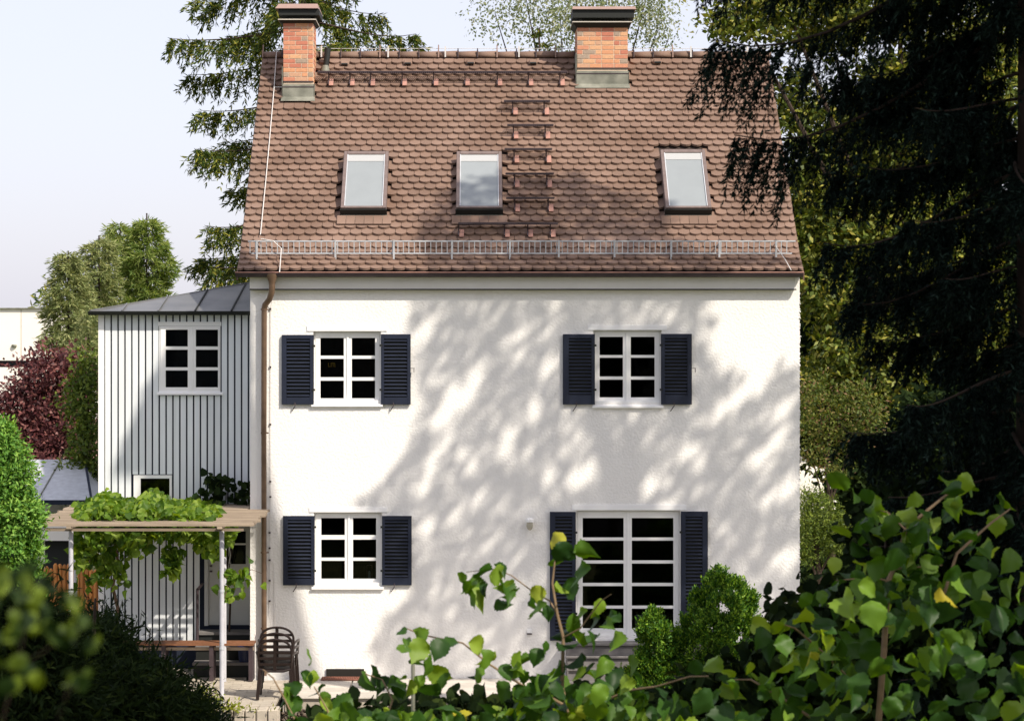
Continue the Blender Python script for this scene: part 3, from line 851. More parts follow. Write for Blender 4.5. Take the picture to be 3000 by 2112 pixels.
# windows
def window(par, Yw, op, cols, rows_, sill, band=None, rec=.085, room=True, door=False, roomm='room'):
    x0p,x1p,y0p,y1p = op
    Yf = Yw+rec
    a = W(x0p,y0p,Yw); b = W(x1p,y1p,Yw)
    X0,X1,Z0,Z1 = a.x,b.x,b.z,a.z
    g = .002
    win = MB()
    fw = .032
    win.box(X0+g,X0+fw,Yf,Yf+.05,Z0+g,Z1-g).box(X1-fw,X1-g,Yf,Yf+.05,Z0+g,Z1-g).box(X0+fw,X1-fw,Yf,Yf+.05,Z1-fw,Z1-g).box(X0+fw,X1-fw,Yf,Yf+.05,Z0+g,Z0+fw)
    root = win.build('french_window' if door else 'window', M['winwhite'], par, origin=(X0, Yf, Z0), bevel=.004)
    Ys = Yf-.014
    xm = (cols[0][1]+cols[1][0])/2 if len(cols) > 1 else None
    zt0 = Z1-fw+.004; zb0 = Z0+fw-.004
    for ci,(c0,c1) in enumerate(cols):
        ga = W(c0,rows_[0][0],Ys); gb = W(c1,rows_[-1][1],Ys)
        L_ = X0+fw-.006 if ci == 0 else W(xm,0,Ys).x+.0015
        R_ = X1-fw+.006 if ci == len(cols)-1 else W(xm,0,Ys).x-.0015
        s = MB().box(L_,ga.x,Ys,Ys+.035,zb0,zt0).box(gb.x,R_,Ys,Ys+.035,zb0,zt0).box(ga.x,gb.x,Ys,Ys+.035,ga.z,zt0).box(ga.x,gb.x,Ys,Ys+.035,zb0,gb.z)
        s.build('sash', M['winwhite'], root, bevel=.003)
        for ri in range(len(rows_)):
            ra = W(0,rows_[ri][0],Ys).z; rb_ = W(0,rows_[ri][1],Ys).z
            MB().box(ga.x,gb.x,Ys+.018,Ys+.022,rb_,ra).build('pane', M['glass'], root)
            if ri:
                rp = W(0,rows_[ri-1][1],Ys).z
                MB().box(ga.x,gb.x,Ys+.004,Ys+.03,ra,rp).build('glazing_bar', M['winwhite'], root)
    if len(cols) > 1:
        c = W(xm,0,Ys).x
        MB().box(c-.018,c+.018,Ys-.014,Ys-.001,zb0,zt0).build('meeting_stile', M['winwhite'], root, bevel=.005)
    if sill:
        sa = W(sill[0],sill[2],Yw-.05); sb = W(sill[1],sill[3],Yw-.05)
        m = MB().add([(sa.x,Yw-.05,sb.z),(sb.x,Yw-.05,sb.z),(sb.x,Yw-.002,sb.z),(sa.x,Yw-.002,sb.z),(sa.x,Yw-.05,sb.z+.03),(sb.x,Yw-.05,sb.z+.03),(sb.x,Yw-.002,sb.z+.045),(sa.x,Yw-.002,sb.z+.045)],
                     [(0,3,2,1),(4,5,6,7),(0,1,5,4),(1,2,6,5),(2,3,7,6),(3,0,4,7)])
        m.box(X0+.003,X1-.003,Yw-.0015,Yf-.016,Z0-.0,Z0+.03)
        m.build('sill', M['trimwhite'], root)
    if band:
        ba = W(band[0],band[2],Yw-.012); bb = W(band[1],band[3],Yw-.012)
        MB().box(ba.x,bb.x,Yw-.012,Yw-.001,bb.z,ba.z).build('lintel_band', M['trimwhite'], root)
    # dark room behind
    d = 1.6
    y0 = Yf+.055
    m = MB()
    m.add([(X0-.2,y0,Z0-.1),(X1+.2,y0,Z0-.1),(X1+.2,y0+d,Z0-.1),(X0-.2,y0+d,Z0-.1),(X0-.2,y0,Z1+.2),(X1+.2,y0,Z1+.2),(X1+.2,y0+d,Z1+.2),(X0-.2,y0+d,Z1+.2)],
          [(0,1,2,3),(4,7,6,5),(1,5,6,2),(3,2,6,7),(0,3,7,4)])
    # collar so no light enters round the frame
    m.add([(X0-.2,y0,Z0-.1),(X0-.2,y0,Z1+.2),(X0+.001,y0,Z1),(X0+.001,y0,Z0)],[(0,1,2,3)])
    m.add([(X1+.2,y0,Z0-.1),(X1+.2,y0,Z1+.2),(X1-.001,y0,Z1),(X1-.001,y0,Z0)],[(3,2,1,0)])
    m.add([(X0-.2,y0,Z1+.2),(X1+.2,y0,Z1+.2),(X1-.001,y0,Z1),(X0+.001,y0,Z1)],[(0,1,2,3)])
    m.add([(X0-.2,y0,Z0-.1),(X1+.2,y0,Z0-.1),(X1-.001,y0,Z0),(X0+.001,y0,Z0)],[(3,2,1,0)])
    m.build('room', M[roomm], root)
    return root
w1 = window(house, 0, OPEN['ul'], [(938.5,1007),(1030.5,1099)], [(990,1042),(1051,1105),(1115,1167)], (912,1121,1172,1191), (899,1134,955,970))
w2 = window(house, 0, OPEN['ur'], [(1756.6,1825),(1848,1918)], [(987,1040),(1048,1103),(1112,1164)], (1736,1944,1174,1195), (1722,1954,953,967))
w3 = window(house, 0, OPEN['ll'], [(941,1010),(1034,1102)], [(1517,1567),(1580,1633),(1642,1695)], (913,1124,1706,1726), (906,1135,1486,1500))
w4 = window(house, 0, OPEN['fr'], [(1707,1827),(1851,1973)], [(1517,1574),(1583,1641),(1650,1707),(1716,1773.5),(1782,1840)], None, (1676,2011,1478,1494), door=True)
w1['label'] = 'white six pane window with an amber painted glow inside'
c = W(971,1069,.125)
MB().box(c.x-.05,c.x-.04,c.y,c.y+.02,c.z-.02,c.z+.03).box(c.x-.05,c.x-.015,c.y,c.y+.02,c.z-.03,c.z-.02).box(c.x-.01,c.x+.0,c.y,c.y+.02,c.z-.03,c.z+.025).box(c.x-.01,c.x+.05,c.y,c.y+.02,c.z+.02,c.z+.032).box(c.x+.02,c.x+.03,c.y,c.y+.02,c.z-.03,c.z+.018).box(c.x+.045,c.x+.056,c.y,c.y+.02,c.z-.035,c.z+.018).build('window_glow', M['amber'], w1)  # amber bars standing in for a bright glow behind the pane
c = W(1082,1672,.30)
tag(MB().box(c.x-.04,c.x-.033,c.y,c.y+.02,c.z-.10,c.z+.09).box(c.x+.036,c.x+.043,c.y,c.y+.02,c.z-.10,c.z+.09).box(c.x-.033,c.x+.036,c.y,c.y+.02,c.z+.083,c.z+.09).build('picture_frame', M['copper'], w3))
MB().lathe((c.x, c.y+.01, c.z-.12), [(.012,0),(.02,.02),(.02,.09),(.008,.12)]).build('bottle', M['lampwhite'], w3)
c = W(1915,1770,.5)
MB().add([(c.x-.28,c.y,c.z-.45),(c.x+.16,c.y,c.z-.45),(c.x+.20,c.y+.12,c.z-.17),(c.x-.28,c.y+.12,c.z-.17)],[(0,1,2,3)]).build('seat_cover', M['doorwhite'], w4)
MB().bar((c.x-.26,c.y,c.z-.01),(c.x+.22,c.y+.1,c.z-.03),.05,.03).build('chair_rail', M['zinc'], w4)

# shutters
def shutter(par, px0, px1, py0, py1, sx0, sx1, sy0, sy1, ns, hinge_right, hook=True):
    Y1_ = -.016; Y0_ = -.054
    a = W(px0,py0,Y0_); b = W(px1,py1,Y0_); sa = W(sx0,sy0,Y0_); sb = W(sx1,sy1,Y0_)
    m = MB().box(a.x,sa.x,Y0_,Y1_,b.z,a.z).box(sb.x,b.x,Y0_,Y1_,b.z,a.z).box(sa.x,sb.x,Y0_+.001,Y1_,sa.z,a.z).box(sa.x,sb.x,Y0_+.001,Y1_,b.z,sb.z)
    sh = m.build('shutter', M['navy'], par, origin=(a.x, Y0_, b.z), bevel=.003)
    MB().box(sa.x,sb.x,Y1_-.003,Y1_-.001,sb.z,sa.z).build('back_board', M['blackmetal'], sh)
    ph = (sa.z-sb.z)/ns
    me = None
    d = Vector((0,-.72,-.69)); n_ = Vector((0,-.69,.72))
    L = (sb.x-sa.x)/2-.002
    me = MB().obox((0,0,0), ax, d, n_, L, .0145, .004).mesh('slat', M['navy'])
    for i in range(ns):
        o = bpy.data.objects.new('slat', me); col.objects.link(o); o.parent = sh
        o.location = Vector(((sa.x+sb.x)/2, Y0_+.0135, sa.z-ph*(i+.5))) - org(sh)
    hx = b.x if hinge_right else a.x
    for t in (.16, .79):
        z = a.z+(b.z-a.z)*t
        MB().box(hx-.022,hx+.022,Y0_-.008,Y0_-.001,z-.016,z+.016).build('hinge', M['blackmetal'], sh)
    if hook:
        hx = a.x+(b.x-a.x)*(.42)
        MB().bar((hx, -.06, b.z+.03), (hx,-.075,b.z-.03), .012, .012).bar((hx,-.07,b.z-.02),(hx-.05,-.012,b.z-.10),.010,.010).build('shutter_catch', M['darksteel'], sh)
    return sh
shutter(house, 825,919,981,1185, 839,908,993,1164,16, True)
s2 = shutter(house, 1116,1203,979,1185, 1125,1193,993,1164,16, False)
shutter(house, 1649,1743,979,1185, 1667,1733,991,1157,16, True)
s4 = shutter(house, 1937,2027,978,1185, 1948,2014,991,1157,16, False)
shutter(house, 829,922,1511,1714, 843,911,1523,1695,16, True)
shutter(house, 1119,1206,1511,1714, 1127,1195,1523,1693,16, False)
shutter(house, 1611,1687,1499,1876, 1627,1676,1513,1850,32, True, False)
shutter(house, 1995,2074,1498,1876, 2009,2058,1513,1850,32, False, False)
for s_, px in ((s2,1203),(s4,2027)):
    p = W(px,1079,-.05)
    MB().box(p.x,p.x+.06,-.056,-.048,p.z-.005,p.z+.005).box(p.x+.045,p.x+.055,-.056,-.048,p.z-.06,p.z-.006).build('latch', M['darksteel'], s_)

# french window steps
steps = thing('door_steps', 'dark grey stone steps leading down from the french window', 'steps', (2.2, -.6, 0))
for i,(t,h) in enumerate(((0,.565),(.3,.42),(.6,.28),(.9,.14))):
    xa = W(1660,0,-.3).x; xb = W(2060,0,-.3).x
    mb = MB().box(xa, xb, -.32-t, -.03 if i == 0 else -.30-t+.0, 0.002, h-.035); mb.build('riser', M['stone'], steps)
    MB().box(xa-.03, xb+.03, -.36-t, -.022 if i == 0 else -.325-t, h-.034, h).build('tread', M['stone'], steps, bevel=.006)
# wall lamp and socket box, air vent
c = W(1552, 1530, -.08)
lp = thing('wall_lamp', 'small white wall lamp with glass shade on the facade left of the french window', 'wall lamp', tuple(W(1552,1530,0)))
MB().box(c.x-.035,c.x+.035,-.02,-.001,c.z-.02,c.z+.065).build('wall_bracket', M['lampwhite'], lp, bevel=.01)
MB().lathe((c.x,-.085,c.z+.0), [(.03,0),(.065,.008),(.06,.045),(.035,.06)]).build('lamp_cap', M['lampwhite'], lp)
MB().bar((c.x,-.02,c.z+.03),(c.x,-.085,c.z+.03),.02).build('lamp_arm', M['lampwhite'], lp)
MB().lathe((c.x,-.085,c.z-.115), [(.012,0),(.035,.02),(.05,.06),(.045,.114)]).build('lamp_glass', M['lampglass'], lp)
c = W(1551,1850,0)
sk = thing('wall_socket', 'small white weatherproof socket low on the facade below the wall lamp', 'socket', tuple(c))
MB().box(c.x-.035,c.x+.035,-.025,-.001,c.z-.02,c.z+.04).build('socket_box', M['trimwhite'], sk, bevel=.005)
MB().box(c.x-.038,c.x+.038,-.034,-.002,c.z-.036,c.z-.022).build('socket_lid', M['darksteel'], sk)
c0 = W(941,1979,-.25); c1 = W(1064,1968,-.25)
vg = thing('cellar_grating', 'reddish brown cellar light well grating at the foot of the facade', 'grating', (c0.x, -.3, .0))
MB().box(c0.x+.06, c1.x, -.03, -.004, .02, .14).build('opening', M['room'], vg)
for i in range(3):
    y = -.30+.12*i
    MB().box(c0.x, c1.x, y, y+.018, .012, .03).build('frame_bar', M['clay'], vg)
for i in range(24):
    x = c0.x+(c1.x-c0.x)*i/24
    MB().box(x, x+.012, -.28, -.06, .010, .034).build('grate_bar', M['clay'], vg)

# ------------------------------------------------------------------ extension
YE = 1.05
ext = thing('extension', 'narrow two storey annex clad in pale vertical boards with grey metal roof', 'house extension', (-4.6, YE, 0))
EXL = W(290,0,YE).x
KE = K(YE)
zbot = W(0,1880,YE).z
ztop = W(0,918,YE).z
def zE(py): return EYE-(py-CY)*KE
def xE(px): return (px-CX)*KE
MB().box(EXL+.01, XL-.005, YE+.03, 5.9, -.3, ztop).build('body', M['extgap'], ext)
holes = [(465,646,953,1157), (392,503.5,1391,1470), (597,740,1535,1900)]
for i in range(22):
    a = 308+20.1*i; b = min(a+15.2, 739)
    if a > 735: break
    segs = [(918, 1880)]
    for h in holes:
        if b > h[0]+1 and a < h[1]-1:
            ns = []
            for s0,s1 in segs:
                if h[2] <= s0 or h[2] >= s1: ns.append((s0,s1)); continue
                ns.append((s0,h[2]-2))
                if h[3]+2 < s1: ns.append((h[3]+2, s1))
            segs = ns
    for s0,s1 in segs: MB().box(xE(a), xE(b), YE+random.uniform(0,.003), YE+.028, zE(s1), zE(s0)).build('board', M['extboard'], ext)
MB().box(EXL-.01, xE(305), YE-.004, YE+.05, zE(1880), zE(918)).build('corner_board', M['trimwhite'], ext)
for i in range(24):
    y = YE+.06+.2*i
    MB().box(EXL-.016, EXL+.006, y, y+.17, -.2, ztop-.02).build('board', M['extboard'], ext)
we = window(ext, YE, (465,646,955,1150), [(485,550),(573.5,638.5)], [(966,1015),(1024.6,1076),(1085,1134.6)], (459,653,1143,1157), (463,648,943,955), rec=.0)
MB().box(xE(392), xE(412), YE-.02, YE+.06, zE(1470), zE(1391.5)).box(xE(412.1), xE(503.5), YE-.02, YE+.06, zE(1401), zE(1391.5)).box(xE(497), xE(503.5), YE-.02, YE+.06, zE(1470), zE(1401.2)).box(xE(412.1), xE(496.8), YE-.02, YE+.06, zE(1470), zE(1462)).build('small_window', M['winwhite'], ext)
sw = bpy.data.objects['small_window']
MB().box(xE(412.2), xE(496.7), YE+.005, YE+.009, zE(1461.8), zE(1401.3)).build('pane', M['glass'], sw)
MB().box(xE(412.2), xE(496.7), YE+.026, YE+.029, zE(1461.8), zE(1401.3)).build('room', M['room'], sw)
# roof
xl = xE(268); yf = YE-.13; z0 = zE(914); tn = .225
xr = XL-.002; yr = yf+(xr-xl)
hipz = lambda t: z0+tn*t+ .02*math.sin(min(t/2.6,1)*math.pi)
mb = MB(); n = 6; t_ = [(xr-xl)*i/n for i in range(n+1)]
for i in range(n):
    a, b = t_[i], t_[i+1]
    mb.add([(xl+a,yf,z0),(xl+b,yf,z0),(xl+b,yf+b,hipz(b)),(xl+a,yf+a,hipz(a))],[(0,1,2,3)])
    mb.add([(xl,yf+a,z0),(xl+a,yf+a,hipz(a)),(xl+b,yf+b,hipz(b)),(xl,yf+b,z0)],[(0,1,2,3)])
mb.add([(xl,yr,z0),(xr,yr,hipz(xr-xl)),(xr,6.1,hipz(xr-xl)),(xl,6.1,z0)],[(0,1,2,3)])
ro = mb.build('metal_roof', M['extroof'], ext)
for px in (357,463,571,677):
    X = (px-CX)*K(yf); a = X-xl
    MB().bar((X,yf+.01,z0+.014),(X,yf+a,hipz(a)+.012),.018,.028).build('seam', M['blackmetal'] if px > 500 else M['extroof'], ro)
MB().bar((xl,yf,z0+.012),(xr,yr,hipz(xr-xl)+.012),.03,.03).build('hip_cap', M['extroof'], ro)
MB().box(xl,xr,yf+.02,YE-.01,z0-.012,z0-.004).build('soffit', M['blackmetal'], ro)
gutter(xl-.02, xr, yf-.02, z0-.002, .05, 'eave_gutter', M['blackmetal'], ext, 'blackmetal')
# door with glazed top and steps
dx0, dx1 = xE(599), xE(736)
MB().box(dx0, dx0+.06, YE-.01, YE+.05, zE(1832), zE(1540)).box(dx1-.03, dx1, YE-.01, YE+.05, zE(1832), zE(1540)).box(dx0+.06, dx1-.03, YE-.01, YE+.05, zE(1546), zE(1540)).build('door_frame', M['doorwhite'], ext)
dr = MB().box(dx0+.062, dx1-.032, YE+.012, YE+.045, zE(1830), zE(1652)).box(dx0+.062, xE(655), YE+.012, YE+.045, zE(1651.8), zE(1547)).box(xE(720), dx1-.032, YE+.012, YE+.045, zE(1651.8), zE(1547)).box(xE(655.2), xE(719.8), YE+.012, YE+.045, zE(1556), zE(1547)).build('door', M['doorwhite'], ext)
MB().box(xE(655), xE(720), YE+.02, YE+.024, zE(1652), zE(1556)).build('pane', M['glass'], dr)
MB().box(xE(655), xE(720), YE+.042, YE+.045, zE(1652), zE(1556)).build('room', M['room'], dr)
MB().box(xE(670), xE(676), YE+.004, YE+.018, zE(1651), zE(1557)).box(xE(655), xE(720), YE+.005, YE+.017, zE(1596), zE(1591)).build('glazing_bar', M['trimwhite'], dr)
for py in (1657, 1673): MB().lathe((xE(618), YE+.0, zE(py)-.012), [(.018,0),(.022,.012),(.018,.024)]).build('door_knob', M['darksteel'], dr)
MB().box(dx0+.08, dx1-.05, YE+.004, YE+.011, zE(1822), zE(1790)).build('kick_plate', M['doorwhite'], dr)
st = thing('annex_steps', 'dark steps up to the pale door of the annex under the pergola', 'steps', (-3.9, .7, 0))
for i,h in enumerate((.60,.42,.22)):
    MB().box(xE(590), XL-.02, YE-.36-.3*i, YE-.02 if i == 0 else YE-.065-.3*i, -.02, h-.04).build('riser', M['blackmetal'], st)
    MB().box(xE(588), XL-.015, YE-.39-.3*i, YE-.015 if i == 0 else YE-.0925-.3*i, h-.039, h).build('tread', M['stone'], st)
pl_ = thing('handrail_post', 'slim dark metal handrail post left of the annex door', 'handrail', (xE(588), .6, 0))
MB().tube([(xE(588), YE-.4, .35), (xE(588), YE-.4, W(0,1730,.6).z), ], .022, 8).build('post', M['darksteel'], pl_)
MB().tube([(xE(588), YE-.4, W(0,1728,.6).z), (xE(594), YE-.05, W(0,1712,.9).z)], .022, 8).build('rail', M['darksteel'], pl_)
# low bench in front of the annex
bn = thing('garden_bench', 'long low bench with reddish brown plank in front of the annex', 'bench', (-4.3, -.2, 0))
zb_ = W(0,1884,-.35).z
for i in range(3):
    MB().box(W(330,0,-.3).x, W(744,0,-.3).x, -.38+.13*i, -.27+.13*i, zb_-.03, zb_).build('seat_plank', M['rustwood'], bn)
for px in (350, 480, 620, 735):
    X = W(px,0,-.3).x; MB().box(X-.03, X+.03, -.35, -.02, 0.005, zb_-.031).build('leg', M['darksteel'], bn)
MB().box(W(330,0,-.3).x, W(744,0,-.3).x, -.30, -.28, zb_-.11, zb_-.065).build('stretcher', M['wood'], bn)
bc = thing('blue_bin', 'dark blue plastic bin standing in the shade beside the annex steps', 'bin', (W(722,0,-.1).x, .3, 0))
MB().lathe((W(722,0,.3).x, .22, 0.005), [(.09,0),(.12,.40),(.125,.42)]).build('bin_body', M['blue'], bc)
MB().lathe((W(722,0,.3).x, .22, .428), [(.13,0),(.13,.02),(.06,.05)]).build('bin_lid', M['blue'], bc)

# ------------------------------------------------------------------ pergola
pg = thing('pergola', 'weathered grey wood pergola with slender painted posts overgrown by a vine', 'pergola', (-4.6, -1.3, 0))
zP = 2.44
PXL, PXR = -6.18, -3.08
ns = 24
for i in range(ns):
    t = i/(ns-1); y = -2.60+2.42*t
    xo = random.uniform(-.06,.04) + (.25 if i == 0 else 0); 
    MB().box(PXL+xo + (.0 if i else -.1), PXR+random.uniform(-.05,.05)-(.25 if i == 0 else 0)*0, y-.02, y+.02, zP+.05+.02*t, zP+.085+.02*t).build('slat', M['wood'], pg)
for i in range(9):
    y = -.08+.125*i
    MB().box(PXL+random.uniform(-.05,.05), XL-.03, y-.054, y+.054, zP+.072, zP+.106).build('slat', M['wood'], pg)
for y in (-2.45, -1.5, -.5):
    MB().box(PXL+.2, PXR-.15, y-.03, y+.03, zP-.03-.0, zP+.01).build('purlin', M['wood'], pg)
for x in (W(212,0,-2.35).x, W(650,0,-2.35).x):
    MB().box(x-.035, x+.035, -2.62, -.12, zP+.012, zP+.047).build('beam', M['wood'], pg)
for px, yb in ((208,-2.35),(650,-2.35)):
    x = W(px,0,yb).x
    MB().tube([(x,yb,-.0),(x,yb,zP-.031)], .032, 10).build('post', M['postpaint'], pg)
    for z in (.0, .75, 1.55): MB().lathe((x,yb,z), [(.038,0),(.038,.03)],10).build('post_collar', M['galv'], pg)
for px in (225, 660):
    x = W(px,0,-.25).x; MB().tube([(x,-.35,.0),(x,-.35,zP-.031)], .028, 8).build('post', M['postpaint'], pg)

# ------------------------------------------------------------------ chairs
def chair_mesh_parts(par, o):
    ox, oy, oz = o
    def P_(x,y,z): return (ox+x, oy+y, oz+z)
    # back faces the camera (-Y side)
    fr = []
    for i in range(17):
        a = math.pi*i/16
        fr.append(P_(-.235*math.cos(a) if True else 0, -.23-.03*math.sin(a), .62+.23*math.sin(a)**.6))
    arch = [P_(-.22,-.20,.42)] + fr + [P_(.22,-.20,.42)]
    MB().tube(arch, .017, 7).build('back_frame', M['chair'], par)
    MB().tube([P_(-.22,-.20,.43),P_(-.12,-.22,.40),P_(.12,-.22,.40),P_(.22,-.20,.43)], .020, 7).build('back_rail', M['chair'], par)
    for z,w in ((.50,.222),(.58,.232),(.66,.228),(.74,.205)):
        MB().bar(P_(-w,-.235,z), P_(w,-.235,z), .034, .012, Vector((0,1,0))).build('back_slat', M['chair'], par)
    MB().bar(P_(0,-.235,.41), P_(0,-.245,.83), .045, .014).build('back_splat', M['chair'], par)
    for s in (-1,1):
        MB().tube([P_(s*.235,-.22,.62),P_(s*.275,-.05,.64),P_(s*.28,.12,.63),P_(s*.26,.22,.55),P_(s*.25,.24,.41)], .018, 7).build('armrest', M['chair'], par)
        MB().bar(P_(s*.245,-.24,0), P_(s*.215,-.20,.44), .045,.035).build('leg', M['chair'], par)
        MB().bar(P_(s*.255,.27,0), P_(s*.235,.22,.42), .045,.035).build('leg', M['chair'], par)
    MB().add([P_(-.22,-.2,.40),P_(.22,-.2,.40),P_(.24,.24,.42),P_(-.24,.24,.42),P_(-.22,-.2,.425),P_(.22,-.2,.425),P_(.24,.24,.445),P_(-.24,.24,.445)],
             [(0,3,2,1),(4,5,6,7),(0,1,5,4),(1,2,6,5),(2,3,7,6),(3,0,4,7)]).build('seat', M['chair'], par, bevel=.01)
cc = W(806, 0, -2.05)
for i in range(3):
    lab = ['dark brown plastic garden chair at the bottom of the stack by the house corner',
           'dark brown plastic garden chair in the middle of the stack by the house corner',
           'dark brown plastic garden chair on top of the stack by the house corner'][i]
    o = (cc.x+.012*i, -1.85+.03*i, .008+.082*i)
    if i == 0:
        c0_ = thing('garden_chair', lab, 'chair', o, 'garden chairs stacked by the house corner')
        chair_mesh_parts(c0_, o)
    else:
        r_ = c0_.copy(); col.objects.link(r_); r_.location = o; r_['label'] = lab
        for chd in list(c0_.children):
            d_ = chd.copy(); col.objects.link(d_); d_.parent = r_

# ------------------------------------------------------------------ neighbours' buildings, fence
YB = 45.0; kb = K(YB)
nb_ = thing('flat_roofed_building', 'cream flat roofed building with a dark window band behind the garden', 'building', (-22, YB, 0))
def zB(py): return EYE-(py-CY)*kb
xr_ = (330-CX)*kb
MB().box(-60, xr_, YB, YB+14, zB(1056), zB(905)).box(-60, xr_, YB+.6, YB+13, zB(1075)-.001, zB(1056)-.002).box(-60, xr_, YB, YB+14, zB(1228), zB(1076)).build('wall', M['white'], nb_)
MB().box(-60, xr_+.1, YB-.1, YB+14, zB(905)+.002, zB(902)).build('parapet_cap', M['zinc'], nb_)
MB().box(-60, xr_-.1, YB+.5, YB+.58, zB(1075), zB(1057)).build('window_band', M['glass'], nb_)
MB().box(-60, xr_-.1, YB+.585, YB+.595, zB(1075), zB(1057)).build('blackout', M['blackmetal'], nb_)
for px in (62, 176, -50): 
    x = (px-CX)*kb; MB().box(x-.02, x+.02, YB-.004, YB-.001, zB(1055), zB(907)).build('panel_joint', M['concrete'], nb_)
MB().lathe(((42-CX)*kb, YB-.03, zB(1017)), [(.08,0),(.10,.05),(.08,.1)]).build('wall_light', M['zinc'], nb_)
MB().box(-60, xr_-.1, YB+.1, YB+13, -.1, zB(1229)).build('ground_floor', M['pinkroof'], nb_)
YG = 6.0; kg = K(YG)
def G(px,py,y=YG): return W(px,py,y)
ga = thing('garage', 'small white outbuilding with hipped grey sheet metal roof', 'garage', tuple(G(140,1900)))
gl, gr_ = G(-60,0).x, G(268,0).x
ez = G(0,1466).z
MB().box(gl+.1, gr_-.85, YG+.25, YG+4.2, -.1, ez-.02).build('wall', M['white'], ga)
rz = ez+.62; hx = G(158,0).x+.15
MB().add([(gl-.1,YG-.0,ez),(gr_,YG,ez),(gr_,YG+4.5,ez),(gl-.1,YG+4.5,ez),(hx,YG+2.2,rz),(gl-.1,YG+2.2,rz)],[(0,1,4,5),(1,2,4),(2,3,5,4),(3,0,5),(0,3,2,1)]).build('roof', M['galv'], ga)
MB().bar((gr_,YG,ez+.01),(hx,YG+2.2,rz+.01),.04,.04).build('hip_seam', M['extgap'], ga)
for px in (110,): 
    X = G(px,0).x; MB().bar((X,YG,ez+.01),(X,YG+2.2,rz+.01),.02,.02).build('roof_seam', M['zinc'], ga)
MB().box(gl-.1, gr_+.02, YG-.06, YG-.003, ez-.07, ez+.01).build('gutter', M['extgap'], ga)
MB().box(G(124,0).x, G(270,0).x-.4, YG+.235, YG+.248, -.05, G(0,1584).z).build('gate_opening', M['blackmetal'], ga)
MB().box(G(104,0).x, G(270,0).x, YG-.03, YG+.20, G(0,1583).z, G(0,1540).z).build('fascia', M['white'], ga)
fe = thing('palisade_fence', 'orange brown fence of round topped wooden pales left of the annex', 'fence', tuple(W(200,0,3.0).xy)+(0,))
kf = K(3.0)
x = W(-20,0,3).x; i = 0
while x < W(298,0,3).x:
    h = W(0,1655+ (8 if (i//7) % 2 else 0),3).z + random.uniform(-.03,.03)
    MB().tube([(x,3+random.uniform(-.01,.01),-.1),(x,3,h-.03),(x,3,h)], [.036,.036,.016], 8).build('pale', M['orangewood'], fe)
    x += .073; i += 1
for z in (.35, 1.05): MB().box(W(-30,0,3).x, W(298,0,3).x, 3.04, 3.09, z, z+.07).build('fence_rail', M['orangewood'], fe)
op = thing('opposite_house', 'grey rendered house on the near side of the garden, behind the viewpoint', 'house', (0, -34, -.9))
MB().box(-13, 11, -44, -33.4, -.95, 8.3).build('wall', M['stone'], op)
MB().add([(-13.5,-33.0,8.31),(11.5,-33.0,8.31),(11.5,-38.7,12.0),(-13.5,-38.7,12.0),(11.5,-44.4,8.31),(-13.5,-44.4,8.31)],[(0,1,2,3),(3,2,4,5),(0,3,5),(1,4,2)]).build('roof', M['tile'], op)
for x in (-10,-6.5,-2.2,2.5,6,9):
    for z in (1.2, 4.3): MB().box(x-.5, x+.5, -33.45, -33.36, z, z+1.2).build('window', M['blackmetal'], op)
YR = 34.0
ho = thing('distant_house', 'white house with pinkish roof glimpsed through the trees on the right', 'house', tuple(W(2440,0,YR).xy)+(0,))
a = W(2300,1290,YR); b = W(2560,1500,YR)
MB().box(a.x, b.x+3, YR, YR+8, -.1, W(0,1285,YR).z).build('wall', M['white'], ho)
MB().add([(a.x-.4,YR-.5,W(0,1290,YR).z),(b.x+3.4,YR-.5,W(0,1290,YR).z),(b.x+3.4,YR+4,W(0,820,YR).z),(a.x-.4,YR+4,W(0,820,YR).z),(b.x+3.4,YR+8.5,W(0,1290,YR).z),(a.x-.4,YR+8.5,W(0,1290,YR).z)],[(0,1,2,3),(3,2,4,5),(0,3,5),(1,4,2)]).build('roof', M['pinkroof'], ho)
MB().box(W(2420,0,YR).x, W(2450,0,YR).x, YR-.03, YR-.002, W(0,1420,YR).z, W(0,1340,YR).z).build('window', M['blackmetal'], ho)

# ------------------------------------------------------------------ vegetation
def crown_pts(blobs, nper, cr, lper, shell=.55, flat=.75, shape=1.0):
    """blobs: (center(3), radius(3)) ; nper sub-clumps per blob scaled with area; returns leaf positions and outward dirs"""
    Ps, Ds = [], []
    for c, r, wgt in blobs:
        n = max(3, int(nper*wgt))
        d = rnd(n)
        rad = (shell + (1-shell)*RNG.random(n)**.6) * RNG.uniform(.8,1.12,n)
        cc_ = np.array(c) + d*np.array(r)*rad[:,None]
        q = RNG.normal(size=(n,lper,3))*cr*RNG.uniform(.6,1.3,(n,1,1)); q[...,2] *= flat
        p = cc_[:,None,:]+q
        Ps.append(p.reshape(-1,3)); Ds.append(np.repeat(d, lper, 0)+unit(q.reshape(-1,3))*.8)
    return np.concatenate(Ps), np.concatenate(Ds)
def PB(px, py, Y, rpx, rpy=None, dep=1.0):
    k = K(Y); c = W(px,py,Y); r = (rpx*k, rpx*k*dep, (rpy or rpx)*k)
    return (tuple(c), r, (rpx*(rpy or rpx))/1e4)
